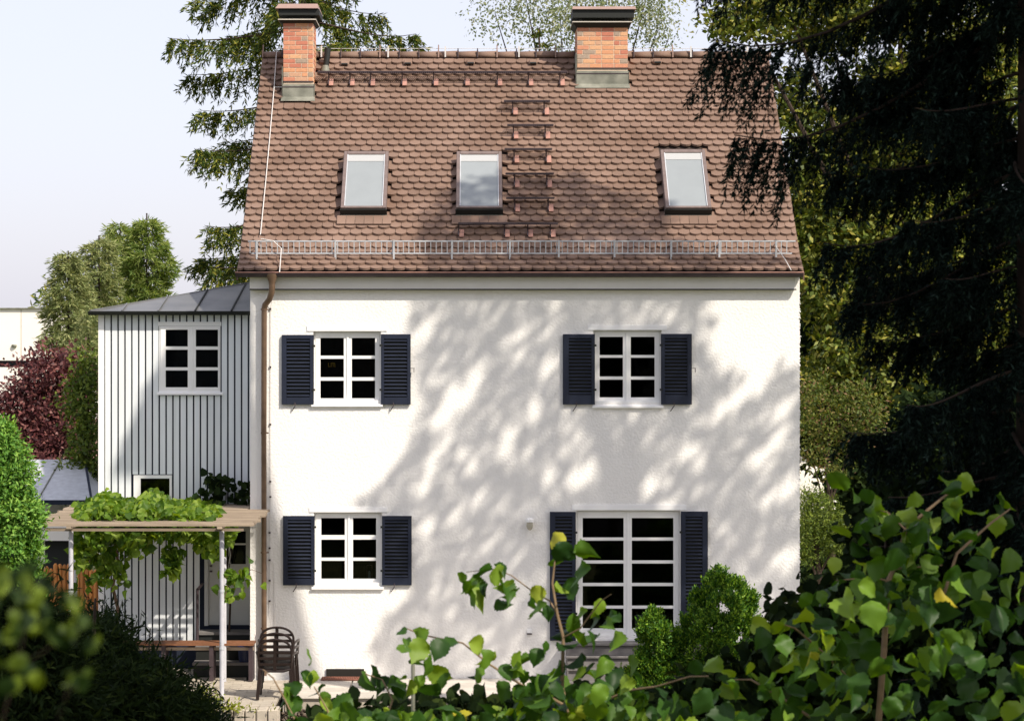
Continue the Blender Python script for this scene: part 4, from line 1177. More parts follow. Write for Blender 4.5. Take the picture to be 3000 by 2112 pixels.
def tree(name, label, cat, blobs, nper, cr, lper, L, Wd, mat, trunk=None, tr=.12, barkm='bark', up=.5, droop=0.0, group=None, flat=.75, shell=.55, leafT=(DIAM_V, DIAM_F), kindname='crown'):
    P, D = crown_pts(blobs, nper, cr, lper, shell, flat)
    keep = P[:,2] > .02
    P, D = P[keep], D[keep]
    n = len(P)
    N = unit(D*.6 + RNG.normal(size=(n,3))*.7 + np.array([.15,-.25,up]))
    dr_ = unit(RNG.normal(size=(n,3)) + D*.5 + np.array([0,0,-droop]))
    V, F = scatter(P, dr_, N, L*RNG.uniform(.6,1.3,n), Wd*RNG.uniform(.6,1.25,n), *leafT)
    cs = np.array([b[0] for b in blobs])
    if trunk is None: trunk = (cs[:,0].mean(), cs[:,1].mean())
    t = thing(name, label, cat, (trunk[0], trunk[1], 0), group)
    np_mesh(kindname, V, F, mat, t, kind='stuff')
    top = cs[:,2].max(); mb = MB()
    bx, by = trunk
    pts = [Vector((bx,by,-.3)), Vector((bx+.05,by,top*.35)), Vector((bx-.05,by+.05,top*.7)), Vector((bx,by,top))]
    mb.tube(pts, [tr,tr*.8,tr*.5,tr*.15], 9)
    for c, r, w in blobs:
        c = Vector(c)
        if c.z < .6: continue
        s = Vector((bx,by,max(.2, c.z*.55)))
        mid = (s+c)/2 + Vector((0,0,-.1*(c-s).length))*.5
        mb.tube([s, mid, c], [tr*.42, tr*.28, tr*.08], 6)
    mb.build('trunk', M[barkm], t)
    return t

def conifer(name, label, X, Y, zb, zt, rfun, nbr, mats, tr=.16, twig=.32, ntw=26, ncard=9, cl=.10, cw=.022, seed=0, azf=None, droop=.55, hang=.7, cat='spruce', group=None, extra=None, needles=True):
    rg = np.random.default_rng(seed)
    t = thing(name, label, cat, (X, Y, 0), group)
    mb = MB()
    H = zt
    mb.tube([(X,Y,-.4),(X+.03,Y,H*.4),(X,Y,H*.8),(X,Y,H)], [tr,tr*.75,tr*.35,.02], 10)
    P, D, Nn, LL = [], [], [], []
    brs = []
    for i in range(nbr):
        u = (i+.5)/nbr
        z = zb + (zt-zb)*u
        az = i*2.39996 + rg.normal(0,.25)
        L = rfun(z)*rg.uniform(.72,1.12)
        brs.append((z, az, L, droop*rg.uniform(.6,1.3)))
    if extra: brs += extra
    tw_n = 0
    for z, az, L, dr_ in brs:
        if L < .1: continue
        h = np.array([math.cos(az), math.sin(az), 0.]); sd = np.array([-h[1], h[0], 0.])
        s = np.linspace(0,1,9)
        crv = np.array([X,Y,z])+h*(L*s)[:,None] + np.array([0,0,1.])*(-dr_*L*(s**1.3)*.55 + .30*dr_*L*s**3)[:,None] + sd*(.08*L*np.sin(s*3+az))[:,None]
        mb.tube([Vector(c) for c in crv], [max(.004,.012*L*(1-.85*q)) for q in s], 5, cap=False)
        m = int(ntw*max(.4,L))
        ts = rg.uniform(.12,1,m)
        base = np.stack([np.interp(ts, s, crv[:,a]) for a in range(3)],1)
        side = rg.choice([-1,1],m)[:,None]
        tl = twig*(1.15-.65*ts)*rg.uniform(.6,1.25,m)*min(1.25,max(.55,L/1.8))
        td = unit(h*.55 + sd*side*rg.uniform(.25,1.0,(m,1)) + np.array([0,0,-1.])*(hang*rg.uniform(.3,1.5,(m,1))))
        # cards along each twig
        q = rg.random((m,ncard))
        pp = base[:,None,:] + td[:,None,:]*(tl[:,None]*q)[...,None] + np.array([0,0,-.18])*(tl[:,None]*q**2)[...,None]
        dd = unit(td[:,None,:] + rg.normal(size=(m,ncard,3))*.55)
        P.append(pp.reshape(-1,3)); D.append(dd.reshape(-1,3)); Nn.append(unit(rg.normal(size=(m*ncard,3))+np.array([0,0,.5])))
    P = np.concatenate(P); D = np.concatenate(D); Nn = np.concatenate(Nn)
    n = len(P)
    V, F = scatter(P, D, Nn, cl*rg.uniform(.6,1.3,n), cw*rg.uniform(.7,1.3,n))
    np_mesh('needles', V, F, mats, t, kind='stuff')
    mb.build('trunk', M['bark'], t)
    return t

# tall spruce behind the left end of the house
Xs, Ys_ = W(885,0,9.5).x, 9.5
conifer('spruce_tree', 'tall dark spruce with drooping layered branches behind the left chimney', Xs, Ys_, 3.2, 14.5,
        lambda z: 2.6 if z < 7 else (2.6-.07*(z-7) if z < 11 else 2.35*(1-(z-11)/7.0)), 66, M['sprucel'], tr=.2, twig=.60, ntw=31, ncard=26, cl=.13, cw=.030, seed=4, droop=.5, hang=1.2)
# larches on the left
def larch(name, label, px, Y, pytop, pybot, rpx, mat, seed, nb=60):
    k = K(Y); X = W(px,0,Y).x; zt = W(0,pytop,Y).z; zb = W(0,pybot,Y).z
    conifer(name, label, X, Y, zb, zt, lambda z: rpx*k*(1-((z-zb)/(zt-zb))**.8)*(.9+.4*math.sin(z*3.3+seed)) + .10, nb, mat, tr=.07, twig=.9, ntw=34, ncard=12, cl=.18, cw=.032, seed=seed, droop=-.15, hang=.25, cat='larch')
larch('larch_tree', 'fresh green larch rising above the flat roofed building, nearest the annex roof', 430, 24, 625, 1060, 215, M['larch'], 21, 80)
larch('larch_tree', 'pale yellowish larch with thin crown above the flat roofed building', 290, 23, 690, 1120, 165, M['palelarch'], 22, 60)
larch('larch_tree', 'slender green larch between the pale larch and the tall larch', 352, 27, 655, 1040, 150, M['larch'], 23, 50)
larch('larch_tree', 'short pale larch, leftmost above the flat roofed building', 200, 21, 735, 1040, 120, M['palelarch'], 25, 46)
tree('pine_tree', 'small dark pine just above the parapet of the flat roofed building', 'pine', [PB(165,880,52,38,28),PB(215,890,52,40,26)], 60, .35, 20, .35, .12, M['sprucel'], tr=.2)
tree('birch_tree', 'pale loose bush climbing in front of the flat roofed building beside the annex', 'tree',
     [PB(262,960,12,34,60),PB(245,1030,12,50,50),PB(270,1110,12,35,60)], 90, .13, 24, .10, .04, M['palelarch'], tr=.06)
# copper shrub and green bush
tree('copper_beech', 'dark purple leaved shrub behind the outbuilding', 'shrub',
     [PB(130,1110,11,75,60),PB(190,1080,11,60,50),PB(80,1190,11,85,70),PB(160,1250,11,100,80),PB(60,1290,11,80,70),PB(210,1180,11,60,70),PB(130,1350,11,120,60),PB(10,1200,11,45,40),PB(118,1045,11,14,26),PB(240,1120,11,40,60)], 150, .16, 26, .11, .055, M['purple'], tr=.09)
tree('green_bush', 'yellow green bush standing against the left edge of the annex', 'shrub',
     [PB(245,1180,8,42,90),PB(262,1320,8,40,80),PB(225,1400,8,60,60),PB(262,1080,8,26,50)], 190, .13, 26, .10, .05, M['bush'], tr=.06)
tree('green_bush', 'olive green undergrowth low behind the outbuilding roof', 'shrub',
     [PB(120,1400,12.5,90,50),PB(200,1420,12.5,80,50),PB(60,1380,12.5,60,50)], 150, .15, 24, .10, .05, M['bush'], tr=.05)
# thuja
tree('thuja_hedge', 'bright green thuja column at the left edge of the garden', 'thuja',
     [PB(0,1300,-7,42,75),PB(28,1390,-7,62,85),PB(45,1520,-7,75,80),PB(30,1620,-7,80,90),PB(-40,1500,-7,90,200),PB(40,1720,-7,75,90),PB(30,1850,-7,90,110),PB(20,1990,-7,95,110),PB(20,2130,-7,95,110)], 260, .055, 34, .07, .028, M['thuja'], up=.6, tr=.06, shell=.75)
# right background: maple, shrubs
tree('maple_tree', 'broad yellow green maple behind the right gable of the house', 'maple',
     [PB(2180,60,10,110,75),PB(2290,-20,10,150,90),PB(2420,60,11,160,110),PB(2600,0,11,220,120),PB(2330,290,11,60,120),PB(2400,420,11,90,120),PB(2480,600,11,130,150),PB(2420,820,11,110,150),
      PB(2600,350,11,160,180),PB(2700,700,11,200,220),PB(2850,200,12,220,220),PB(2480,1010,11,120,130),PB(2620,1080,11,150,160),PB(2850,1000,12,200,250),PB(2350,620,11,45,160),PB(2385,1150,11,50,120)],
     70, .17, 26, .15, .08, M['maple'], trunk=(W(2640,0,11).x, 11), tr=.2, shell=.35)
tree('mixed_shrub', 'shrub with reddish and green leaves beside the right corner of the house', 'shrub',
     [PB(2400,1190,7,55,110),PB(2440,1330,7,60,80),PB(2370,1300,7,35,90),PB(2520,1200,7,70,110)], 95, .12, 24, .075, .04, M['maplerose'], tr=.06)
tree('yew_bush', 'bright green yew bush right of the house corner above the lawn', 'shrub',
     [PB(2400,1520,6,60,70),PB(2360,1590,6,40,60),PB(2455,1570,6,55,60),PB(2370,1470,6,30,40)], 260, .10, 30, .08, .022, M['bush'], tr=.06)
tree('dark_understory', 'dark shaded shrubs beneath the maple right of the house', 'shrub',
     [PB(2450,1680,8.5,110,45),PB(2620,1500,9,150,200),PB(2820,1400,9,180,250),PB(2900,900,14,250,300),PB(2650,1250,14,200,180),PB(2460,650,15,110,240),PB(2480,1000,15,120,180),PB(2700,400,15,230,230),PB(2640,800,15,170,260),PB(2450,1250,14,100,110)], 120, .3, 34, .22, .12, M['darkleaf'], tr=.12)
# birch and spruce tip behind the ridge
tree('birch_tree', 'airy pale birch with hanging twigs behind the right chimney', 'birch',
     [PB(1450,40,21,60,60),PB(1540,-10,21,80,70),PB(1640,50,21,90,80),PB(1740,10,21,90,80),PB(1850,40,21,90,70),PB(1930,70,21,60,60),PB(1900,-30,21,90,60),PB(1700,100,21,140,40),PB(1560,80,21,50,45),PB(1960,110,21,35,30)],
     52, .30, 30, .10, .055, M['birch'], trunk=(W(1690,0,21).x, 21), tr=.12, shell=.25, droop=.8, flat=1.3)
conifer('young_spruce', 'small pointed spruce tip just above the ridge left of the right chimney', W(1580,0,17).x, 17, 5, W(0,82,17).z,
        lambda z: .12+(W(0,82,17).z-z)*.32, 34, M['sprucel'], tr=.08, twig=.3, ntw=18, ncard=10, cl=.14, cw=.04, seed=9, droop=.2)
# filler wood far away hiding the horizon
tree('distant_wood', 'far belt of green trees beyond the gardens', 'trees',
     [((x, 75+RNG.uniform(-4,4), 1.5), (5,4,3.2+RNG.uniform(-.5,.8)), 2.0) for x in range(-60, 61, 6)], 70, .9, 16, .7, .4, M['larch'], tr=.2)['kind'] = 'stuff'
# cypress bush at the french window
cy = []
for px, py, r_ in ((2110,1700,26),(2095,1735,36),(2150,1735,30),(2185,1765,26),(2060,1770,34),(2120,1790,44),(2175,1810,36),(2035,1820,34),(2090,1850,50),(2160,1870,46),(2215,1850,26),(2010,1870,30),(2050,1910,50),(2130,1930,52),(2200,1930,36),
                   (1915,1810,20),(1900,1845,26),(1935,1860,26),(1910,1900,34),(1955,1925,32),(1975,1880,20),(1880,1945,28),(1930,1975,40),(1990,1980,44),(2070,1990,56),(2160,2000,52),(2240,1990,40),(2250,1930,24),(1860,1990,28),(1900,2040,60),(2020,2060,70),(2150,2070,70)):
    cy.append(PB(px, py, -4.5+RNG.normal(0,.16), r_))
P, D = [], []
for c, r0, w_ in cy:
    n = int(44*(r0[0]/.16)**2)+14
    d = unit(rnd(n)+np.array([0,-.25,.35])); cc_ = np.array(c)+d*np.array(r0)*RNG.uniform(.75,1.1,n)[:,None]
    for k_ in range(40):
        q = RNG.normal(size=(n,3))*.020 + d*RNG.uniform(-.02,.05,n)[:,None] + np.array([0,0,1])*RNG.uniform(-.02,.04,n)[:,None]
        P.append(cc_+q); D.append(unit(d*.7+np.array([0,0,.8])+RNG.normal(size=(n,3))*.45))
P = np.concatenate(P); D = np.concatenate(D); n = len(P)
V, F = scatter(P, D, unit(RNG.normal(size=(n,3))+np.array([.2,-.4,.3])), .046*RNG.uniform(.6,1.3,n), .023)
cyt = thing('cypress_bush', 'bright green dwarf cypress with knobbly sprays in front of the french window', 'cypress', (W(2080,0,-4.5).x,-4.5,0))
np_mesh('crown', V, F, M['cypress'], cyt, kind='stuff')
mb = MB(); bx = W(2080,0,-4.5).x
for c, r0, w_ in cy[::2]: mb.tube([Vector((bx,-4.5,-.4)), (Vector((bx,-4.5,.1))+Vector(c))/2, Vector(c)], [.03,.02,.008], 5)
mb.build('trunk', M['bark'], cyt)

# vine on the pergola: leaves one by one, rest joined
vt = thing('grape_vine', 'bright green grape vine spreading over and hanging through the pergola', 'vine', (W(480,0,-1.2).x, -1.2, 0))
def lobes(lead, n, L, mats, par, P, D, N, T=None, name='leaf', rest='foliage'):
    """first n leaves as separate objects sharing a few meshes, the rest joined"""
    mes = []
    for TV, TF in LEAVES:
        me = bpy.data.meshes.new(name); me.from_pydata([tuple(v) for v in TV], [], [tuple(f) for f in TF]); me.materials.append(mats)
        me.polygons.foreach_set('use_smooth', [True]*len(me.polygons)); me.update(); mes.append(me)
    D = unit(D); X = unit(np.cross(D,N)); Z = np.cross(X,D)
    og = np.array(org(par)); var = RNG.integers(0, len(LEAVES), len(P))
    for i in range(min(n,len(P))):
        o = bpy.data.objects.new(name, mes[var[i]]); col.objects.link(o); o.parent = par
        s = L[i]
        A = np.stack([X[i]*s, D[i]*s, Z[i]*s],1)
        p = P[i]-og
        o.matrix_basis = Matrix([[*A[0],p[0]],[*A[1],p[1]],[*A[2],p[2]],[0,0,0,1]])
    if len(P) > n:
        Vs, Fs, off = [], [], 0
        for k_, T_ in enumerate(LEAVES):
            m_ = np.arange(len(P))[n:][var[n:] == k_]
            if not len(m_): continue
            V, F = scatter(P[m_], D[m_], N[m_], L[m_], L[m_], *T_)
            Vs.append(V); Fs.append(F+off); off += len(V)
        np_mesh(rest, np.concatenate(Vs), np.concatenate(Fs), mats, par, smooth=True, kind='stuff')
def vine_pts():
    P = []
    for i in range(2300):          # heap on top
        px = RNG.uniform(225,640); t = (px-225)/415
        Y = RNG.uniform(-2.2,.9)
        hmax = .30*math.sin(math.pi*min(1,t*1.0+.08))**.5*(.75+.3*math.sin(px*.045)) 
        base = 2.50
        P.append((W(px,0,Y).x, Y, base+RNG.uniform(0,1)**.7*max(.08,hmax)))
    for i in range(1150):          # hanging curtain
        px = RNG.uniform(215,690); Y = RNG.uniform(-2.3,-.6)
        dep = .10+.30*max(0, .55+.45*math.sin(px*.032+.6)+.2*math.sin(px*.11)) * (1 if px < 440 or px > 490 else .35)
        if px < 330: dep *= 1.35
        P.append((W(px,0,Y).x, Y, 2.44-RNG.uniform(0,1)**1.2*dep))
    for i in range(90):
        c = W(RNG.normal(505,14), RNG.normal(1640,22), -2.0); P.append(tuple(c))
        c = W(RNG.normal(330,30), RNG.normal(1650,30), -1.8); P.append(tuple(c))
        c = W(RNG.normal(275,32), RNG.normal(1640,45), -1.6); P.append(tuple(c))
    for i in range(46):
        c = W(RNG.normal(690,22), RNG.normal(1690,26), -2.3); P.append(tuple(c))
    return np.array(P)
P = vine_pts(); n = len(P)
order = np.argsort(P[:,1]); P = P[order]
D = unit(RNG.normal(size=(n,3))*.6+np.array([0,-.3,-.7])); N = unit(RNG.normal(size=(n,3))*.5+np.array([.3,-.6,.7]))
lobes(None, 300, RNG.uniform(.075,.135,n), M['vine'], vt, P, D, N)
mb = MB()
mb.tube([W(335,1900,-.9), W(345,1780,-1.0), W(330,1720,-1.1), W(345,1640,-1.1), W(330,1560,-1.2)], [.03,.028,.025,.022,.02], 7)
for i in range(14):
    a = Vector((W(330+22*i,0,-1.2).x, -1.2, 2.52)); 
    mb.tube([W(335,1545,-1.2)+Vector((0,0,.02)), (a+W(335,1545,-1.2))/2+Vector((0,RNG.uniform(-.4,.4),.06)), a+Vector((0,RNG.uniform(-.8,.8),.1))], [.016,.011,.004], 5)
mb.build('stem', M['vinebark'], vt); mb = MB()
mb.tube([W(655,1760,-2.35), W(672,1700,-2.3), W(700,1680,-2.3), W(738,1668,-2.3), W(775,1682,-2.3)], [.008,.006,.005,.004,.003], 5)
mb.build('stem', M['vinebark'], vt)
# shaded climber on the annex wall
tree('wall_climber', 'dark green climber in the shade on the annex wall above the pergola', 'climber',
     [PB(625,1440,.75,34,52,.35),PB(660,1415,.75,20,32,.4),PB(700,1430,.75,32,38,.35),PB(640,1490,.7,45,25,.4),PB(700,1480,.7,35,28,.4)], 60, .07, 9, .12, .11, M['darkleaf'], tr=.02, leafT=(LEAF_V, LEAF_F), up=.2)
MB().box(W(600,0,.8).x, W(736,0,.8).x, .62, 1.0, W(0,1512,.8).z, W(0,1494,.8).z).build('planter_shelf', M['wood'], ext)
# little plant tuft low on the terrace edge
tree('border_plant', 'yellow green border plant at the foot of the pergola post', 'plant', [PB(640,2090,-3.0,60,30),PB(700,2100,-3.0,50,25),PB(600,2060,-3.0,40,35),PB(760,2112,-3.1,60,20)], 240, .05, 16, .07, .03, M['yellowgreen'], tr=.01)

# hazel shrub in front: stems from measured polylines, leaves one by one
hz = thing('hazel_bush', 'large leaved hazel bush with long arching twigs in the foreground', 'hazel', (W(2200,0,-21.5).x, -21.5, -.6))
YH = -21.3
def line(pts, Y=YH, dy=0.0):
    return [W(p[0], p[1], Y + dy*i/max(1,len(pts)-1)) for i,p in enumerate(pts)]
stems = [
 ([(1690,2300),(1667,2092),(1647,2017),(1650,1867),(1632,1796),(1618,1708),(1625,1647),(1643,1585)], .013, .003, 0),
 ([(1632,1796),(1611,1760),(1554,1727),(1498,1685),(1451,1666),(1366,1675)], .005, .002, .3),
 ([(1690,2120),(1663,2071),(1600,2035),(1535,2010),(1432,1944),(1356,1883),(1238,1859),(1190,1840)], .009, .003, .4),
 ([(1676,2089),(1782,2047),(1843,2021),(1923,2010),(2020,1981),(2075,1980)], .009, .003, -.4),
 ([(1650,1867),(1700,1840),(1760,1760),(1790,1740)], .005, .002, -.2),
 ([(1643,1640),(1690,1618)], .004, .002, 0),
 ([(2560,2300),(2590,1900),(2602,1702),(2628,1642),(2653,1551),(2703,1506),(2758,1461),(2803,1426)], .018, .005, .3),
 ([(2602,1702),(2560,1690),(2450,1700)], .006, .003, -.3), ([(2628,1665),(2700,1660),(2760,1655)], .006, .003, .3),
 ([(2760,1760),(2803,1621),(2904,1531),(2960,1490)], .010, .004, .2),
 ([(2653,1551),(2600,1500),(2560,1490)], .005, .002, .2),
 ([(2520,2200),(2300,2050),(2200,1990),(2120,1990)], .010, .003, .3), ([(2500,2000),(2400,1900),(2330,1840),(2300,1830)], .008, .003, -.3),
 ([(900,2180),(830,2040),(800,1985),(770,1960)], .006, .003, 0), ([(980,2200),(960,2080),(920,2010)], .006, .003, 0), ([(1100,2200),(1150,2050),(1120,1990),(1060,1970)], .007, .003, .2)]
mb = MB()
SP = []
for pts, r0, r1, dy in stems:
    L_ = line(pts, YH, dy)
    mb.tube(L_, [r0+(r1-r0)*i/(len(L_)-1) for i in range(len(L_))], 6)
    SP.append(L_)
mb.build('branch', M['twig'], hz)
HP = []
def cl(px, py, n, sx, sy, Y=YH, sY=.25): 
    for i in range(n): HP.append(tuple(W(RNG.normal(px,sx), RNG.normal(py,sy), Y+RNG.normal(0,sY))))
def at(lst, Y=YH):
    for x_, y_ in lst: HP.append(tuple(W(x_+RNG.normal(0,3), y_+RNG.normal(0,3), Y+RNG.normal(0,.06))))
at([(1350,1680),(1384,1690),(1405,1700),(1425,1655),(1455,1662),(1437,1690),(1470,1720),(1450,1755),(1500,1715),(1520,1725),(1568,1715),(1556,1740),(1580,1760),(1430,1715),(1488,1740),(1605,1770),(1360,1700),(1415,1725)])
at([(1640,1560),(1660,1590),(1690,1620),(1620,1650),(1650,1625),(1700,1640),(1630,1700),(1665,1700)])
at([(1760,1760),(1790,1780),(1810,1800),(1740,1790),(1700,1780),(1680,1800),(1770,1830),(1720,1850),(1690,1880),(1660,1850),(1745,1870),(1800,1850),(1640,1880),(1610,1890),(1640,1930),(1700,1920),(1780,1930),(1820,1950),(1790,1960),(1840,1930)])
at([(1180,1835),(1215,1845),(1240,1880),(1265,1910),(1300,1880),(1340,1880),(1375,1880),(1410,1905),(1450,1915),(1470,1950),(1410,1955),(1530,1915),(1580,1900),(1195,1870),(1170,1890),(1215,1930),(1260,1960),(1280,2000),(1310,1970),(1560,1930),(1500,1960),(1490,2000)])
at([(1090,1955),(1120,1980),(1150,1985),(1180,1990),(1210,1995),(1140,2010),(1070,1970),(1230,1975),(1100,1990)], YH+.2)
at([(860,1996),(915,1950),(920,1965),(945,2010),(960,2030),(990,2050),(830,2005),(850,2020),(870,2040),(885,1975),(1020,2040),(950,2050)], YH+.2)
cl(1000,2100,40,90,14); cl(1250,2105,45,110,14); cl(1480,2095,35,80,18); cl(1700,2080,50,90,30); cl(1900,2070,55,90,30); cl(1560,1990,16,50,30); cl(1760,1990,26,50,30)
for L_ in SP[6:13]:
    for i in range(24):
        j = random.randrange(len(L_)-1); t = random.random(); p = L_[j].lerp(L_[j+1], t)
        HP.append(tuple(p+Vector((random.gauss(0,.10),random.gauss(0,.12),random.gauss(-.03,.09)))))
HP = np.array(HP); n0 = len(HP)
def inpoly(px, py, poly):
    c = False; j = len(poly)-1
    for i in range(len(poly)):
        if ((poly[i][1] > py) != (poly[j][1] > py)) and (px < (poly[j][0]-poly[i][0])*(py-poly[i][1])/(poly[j][1]-poly[i][1])+poly[i][0]): c = not c
        j = i
    return c
poly = [(1950,2160),(2080,2010),(2200,1930),(2290,1850),(2350,1760),(2480,1680),(2470,1540),(2600,1480),(2760,1400),(2900,1400),(3060,1460),(3060,2160)]
X2 = []
while len(X2) < 310:
    px, py = RNG.uniform(1950,3060), RNG.uniform(1400,2160)
    if inpoly(px,py,poly) and RNG.random() < (.16 if py < 1640 else .5 if py < 1720 else 1.0 if py < 1860 else .6): X2.append(tuple(W(px,py,YH+RNG.uniform(-1.3,1.6))))
HP = np.concatenate([HP, np.array(X2)])
n = len(HP)
D = unit(RNG.normal(size=(n,3))*.55+np.array([0,-.15,-.85])); N = unit(RNG.normal(size=(n,3))*1.5+np.array([.35,-.3,.5]))
lobes(None, 300, RNG.uniform(.06,.13,n), M['hazel'], hz, HP, D, N)
# the shaded interior of the hazel thicket
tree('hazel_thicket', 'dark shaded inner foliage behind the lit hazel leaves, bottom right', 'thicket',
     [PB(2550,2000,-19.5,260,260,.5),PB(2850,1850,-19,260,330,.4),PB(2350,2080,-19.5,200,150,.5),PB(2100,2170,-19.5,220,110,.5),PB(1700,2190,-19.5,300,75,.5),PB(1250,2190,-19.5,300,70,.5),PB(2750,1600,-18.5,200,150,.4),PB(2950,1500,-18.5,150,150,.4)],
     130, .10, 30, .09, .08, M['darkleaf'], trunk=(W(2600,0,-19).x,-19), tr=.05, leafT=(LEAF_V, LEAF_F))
# garden stake
p = W(1215,1906,-20.5)
gs = thing('garden_stake', 'thin grey green garden stake standing among the foreground leaves', 'stake', (p.x,-20.5,-.7))
MB().tube([(p.x,-20.5,-.7),(p.x-.01,-20.5,p.z+.03)], [.012,.011], 8).build('pole', M['zinc'], gs)

# dark conifer bush lower left and blurred near leaves
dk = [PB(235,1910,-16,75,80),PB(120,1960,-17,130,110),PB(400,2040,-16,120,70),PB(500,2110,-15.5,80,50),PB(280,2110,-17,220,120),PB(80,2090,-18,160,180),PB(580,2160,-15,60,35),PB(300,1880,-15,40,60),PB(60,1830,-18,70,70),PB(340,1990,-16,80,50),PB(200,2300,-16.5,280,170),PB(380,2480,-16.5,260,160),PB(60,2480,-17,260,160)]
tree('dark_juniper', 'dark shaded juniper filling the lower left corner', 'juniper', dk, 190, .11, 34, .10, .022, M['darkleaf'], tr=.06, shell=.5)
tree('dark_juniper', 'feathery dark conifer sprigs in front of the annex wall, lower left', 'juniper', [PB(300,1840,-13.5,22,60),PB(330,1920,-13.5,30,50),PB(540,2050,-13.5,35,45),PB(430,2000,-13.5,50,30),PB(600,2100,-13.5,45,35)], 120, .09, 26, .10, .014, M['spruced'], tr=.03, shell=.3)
nb2 = thing('near_hazel', 'out of focus yellow green leaves of a shrub close to the camera, lower left', 'shrub', (W(150,0,-29.8).x,-29.8,0))
HP = []
for px, py, n_, s_ in ((95,1690,4,22),(60,1755,5,30),(205,1745,3,12),(15,1665,3,14),(190,1830,4,22),(35,1850,3,25),(265,1870,2,8),(232,1980,3,9),(60,1940,3,26),(110,1800,2,25),(5,1990,2,15)):
    for i in range(n_*3): HP.append(tuple(W(RNG.normal(px,s_*1.5), RNG.normal(py,s_), -29.8+RNG.normal(0,.10))))
HP = np.array(HP); n = len(HP)
D = unit(RNG.normal(size=(n,3))*.5+np.array([0,-.2,-.8])); N = unit(RNG.normal(size=(n,3))*.4+np.array([.5,-.8,.5]))
lobes(None, 300, RNG.uniform(.012,.024,n), M['nearleaf'], nb2, HP, D, N)
mb = MB(); mb.tube([W(-40,2300,-29.8), W(60,1900,-29.8), W(110,1700,-29.8)], [.0007,.0006,.0004], 6); mb.tube([W(60,1950,-29.8), W(200,1860,-29.8), W(240,1850,-29.8)], [.0006,.0005,.0004], 6)
mb.tube([W(100,2300,-29.8), W(200,2020,-29.8), W(235,1970,-29.8)], [.0006,.0005,.0004], 6)
mb.build('branch', M['bark'], nb2)

# big blue spruce on the right, close to the camera
BX, BY = W(3010,0,-19.5).x, -19.5
rg = random.Random(5)
extra = []
for z, L, az in ((8.1,1.95,178),(7.9,1.5,168),(7.45,1.9,183),(6.85,1.75,176),(6.4,1.15,172),(6.0,1.25,186),(5.6,1.1,181),(7.0,1.1,168)):
    extra.append((z, R(az), L, 1.45))
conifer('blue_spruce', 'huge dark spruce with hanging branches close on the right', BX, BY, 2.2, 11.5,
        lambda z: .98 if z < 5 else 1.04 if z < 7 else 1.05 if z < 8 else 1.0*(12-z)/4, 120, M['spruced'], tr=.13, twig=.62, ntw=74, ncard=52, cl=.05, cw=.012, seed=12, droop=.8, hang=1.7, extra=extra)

# tall trees standing outside the frame on the right: they throw the dappled shade
def shade_tree(name, label, samples, tmin, tmax, leaf, trunkxy, mat):
    """samples: world points that lie in its shade; leaves stand on the sun rays through them"""
    P = np.array(samples)
    T = RNG.uniform(tmin, tmax, len(P))
    to = -np.array(SUN)/abs(SUN.y)          # unit step in -Y
    C = P + to*T[:,None]
    n = len(C)
    V, F = scatter(C, rnd(n)+np.array([0,0,-.6]), unit(RNG.normal(size=(n,3))*.5 - np.array(SUN)), leaf*RNG.uniform(.7,1.4,n), leaf*.7*RNG.uniform(.7,1.3,n), *(DIAM_V, DIAM_F))
    t = thing(name, label, 'tree', (trunkxy[0], trunkxy[1], -.5))
    np_mesh('crown', V, F, mat, t, kind='stuff')
    mb = MB(); c = Vector(C.mean(0)); top = float(C[:,2].max())
    mb.tube([Vector((trunkxy[0],trunkxy[1],-.6)), Vector((trunkxy[0]*.97+c.x*.03,trunkxy[1],c.z*.5)), c], [.34,.26,.12], 10)
    for i in range(16):
        q = Vector(C[RNG.integers(n)]); mb.tube([c*.6+Vector((trunkxy[0],trunkxy[1],c.z*.5))*.4, (c+q)/2+Vector((0,0,-.4)), q], [.09,.05,.015], 6)
    mb.build('trunk', M['bark'], t)
    return t
S = []
shade_poly = [(1235,830),(1222,900),(1185,945),(1225,1000),(1222,1110),(1235,1180),(1215,1265),(1170,1350),(1110,1420),(1040,1470),(1130,1520),(1110,1640),(1215,1720),(1130,1800),(1080,1880),(1120,1990),(1500,2050),(2420,2050),(2420,1180),(2345,1130),(2345,1080),(2260,1075),(2120,1095),(2068,1035),(2095,960),(2070,900),(2100,830)]
flecks = [(1335,1180,95,26,-45),(1390,1110,60,22,-65),(1262,1370,75,14,-62),(1300,1310,55,11,-60),(1490,1290,40,13,-60),(1245,1560,60,10,-60),(1330,1530,40,12,-65),(1395,1455,36,10,-60),(1688,1290,16,34,0),(1765,1330,40,12,-35),(1870,1300,26,12,-60),(1900,1430,30,9,-62),
          (2070,1340,30,22,0),(2040,1330,18,30,0),(2000,1320,14,22,0),(2190,1130,110,20,-40),(2090,1220,26,12,-55),(2290,1190,60,16,-48),(2220,1340,34,18,-55),(2290,1300,36,20,-60),(1680,1400,44,12,-75),(1730,1380,34,16,-40),(1840,1380,20,20,0),(2260,1450,26,14,-60),(1810,1500,20,12,-80),
          (1530,960,30,10,-60),(1700,910,16,10,0),(1620,1060,26,8,-60),(1250,960,50,18,-65),(2290,1640,40,26,-50),(2310,1430,30,16,-60),(1010,1560,30,10,-60),(1060,1850,60,16,-65),(1850,1215,40,9,-60),(1380,1340,34,9,-60),(1600,1400,30,9,-60),(1950,1480,30,9,-60),(1560,1190,40,9,-60)]
def infleck(px, py):
    for cx_, cy_, a, b, ang in flecks:
        t = R(ang); dx, dy = px-cx_, py-cy_
        u = dx*math.cos(t)+dy*math.sin(t); v = -dx*math.sin(t)+dy*math.cos(t)
        if (u/(a+9))**2+(v/(b+8))**2 < 1: return True
    return False
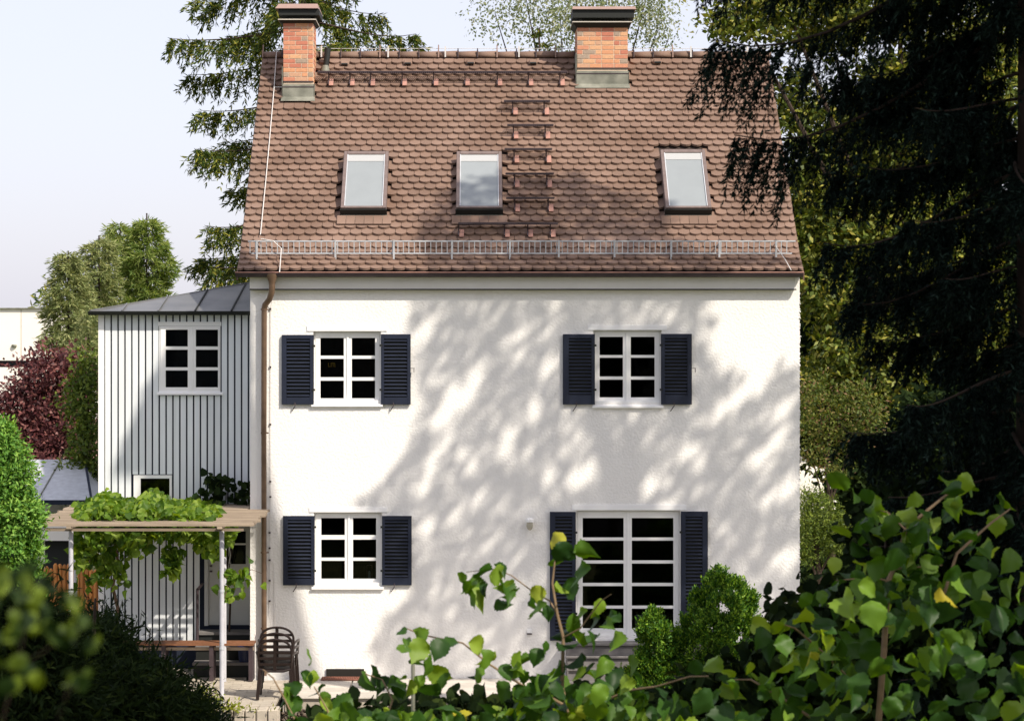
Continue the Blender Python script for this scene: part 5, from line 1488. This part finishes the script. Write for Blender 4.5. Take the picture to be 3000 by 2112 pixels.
while len(S) < 8800:
    px, py = RNG.uniform(1000,2430), RNG.uniform(820,2050)
    if inpoly(px,py,shade_poly) and not infleck(px,py):
        S.append(tuple(W(px,py,0)))
roof_shade = [(1225,640),(1300,560),(1420,540),(1600,520),(1680,505),(1760,545),(1900,590),(1960,640),(1960,700),(2050,740),(2200,760),(2330,770),(2340,800),(1240,800)]
nR = 0
while nR < 2600:
    px, py = RNG.uniform(1225,2340), RNG.uniform(500,800)
    if inpoly(px,py,roof_shade):
        S.append(tuple(on_roof(px,min(py,790)))); nR += 1
ext_shade = [(560,925),(540,960),(520,980),(485,1040),(475,1050),(440,1130),(400,1230),(365,1320),(345,1369),(425,1374),(425,1480),(740,1480),(740,925)]
nE = 0
shade_tree('unseen_tree', 'tall leafy tree outside the garden that shades the facade', S, 7.4, 9.6, .13, (11.5,-8.6), M['maple'])
S = []
while len(S) < 4600:
    px, py = RNG.uniform(330,560), RNG.uniform(925,1500)
    if inpoly(px,py,ext_shade): S.append(tuple(W(px,py,YE)))
shade_tree('unseen_tree', 'slender leafy tree outside the garden that shades the annex wall', S, 9.0, 10.2, .12, (7.5,-9.5), M['maple'])
# unseen crown added above the foreground bushes to block sky light
S = []
while len(S) < 9000:
    x, y, z = RNG.uniform(-4,10), RNG.uniform(-25.5,-13.5), RNG.uniform(10.6,13)
    if ((x-4.5)/5.5)**2+((y+19.8)/5.5)**2 < 1: S.append((x,y,z))
shade_tree('unseen_tree', 'unseen spreading crown added over the foreground bushes to block sky light', S, 0.0, 0.2, .34, (9.0,-20.5), M['maple'])
S = []
for i in range(9000):
    S.append((BX+RNG.normal(-.6,.95), BY+RNG.normal(.2,.9), RNG.uniform(2.6,8.6)))
for i in range(2600):
    p = W(RNG.uniform(-150,640), RNG.uniform(1820,2250), -17+RNG.normal(0,.6)); S.append(tuple(p))
ctr = [(RNG.uniform(1950,3050), RNG.uniform(1700,2150)) for _ in range(60)]
for cx_, cy_ in ctr:
    if cy_ < 1700 + (2700-cx_)*.25: continue
    for i in range(46): S.append(tuple(W(RNG.normal(cx_,42), RNG.normal(cy_,36), YH)))
shade_tree('unseen_tree', 'dense tree beside the camera position that keeps the spruce in shade', S, 5.5, 7.5, .24, (9.5,-26.5), M['maple'])
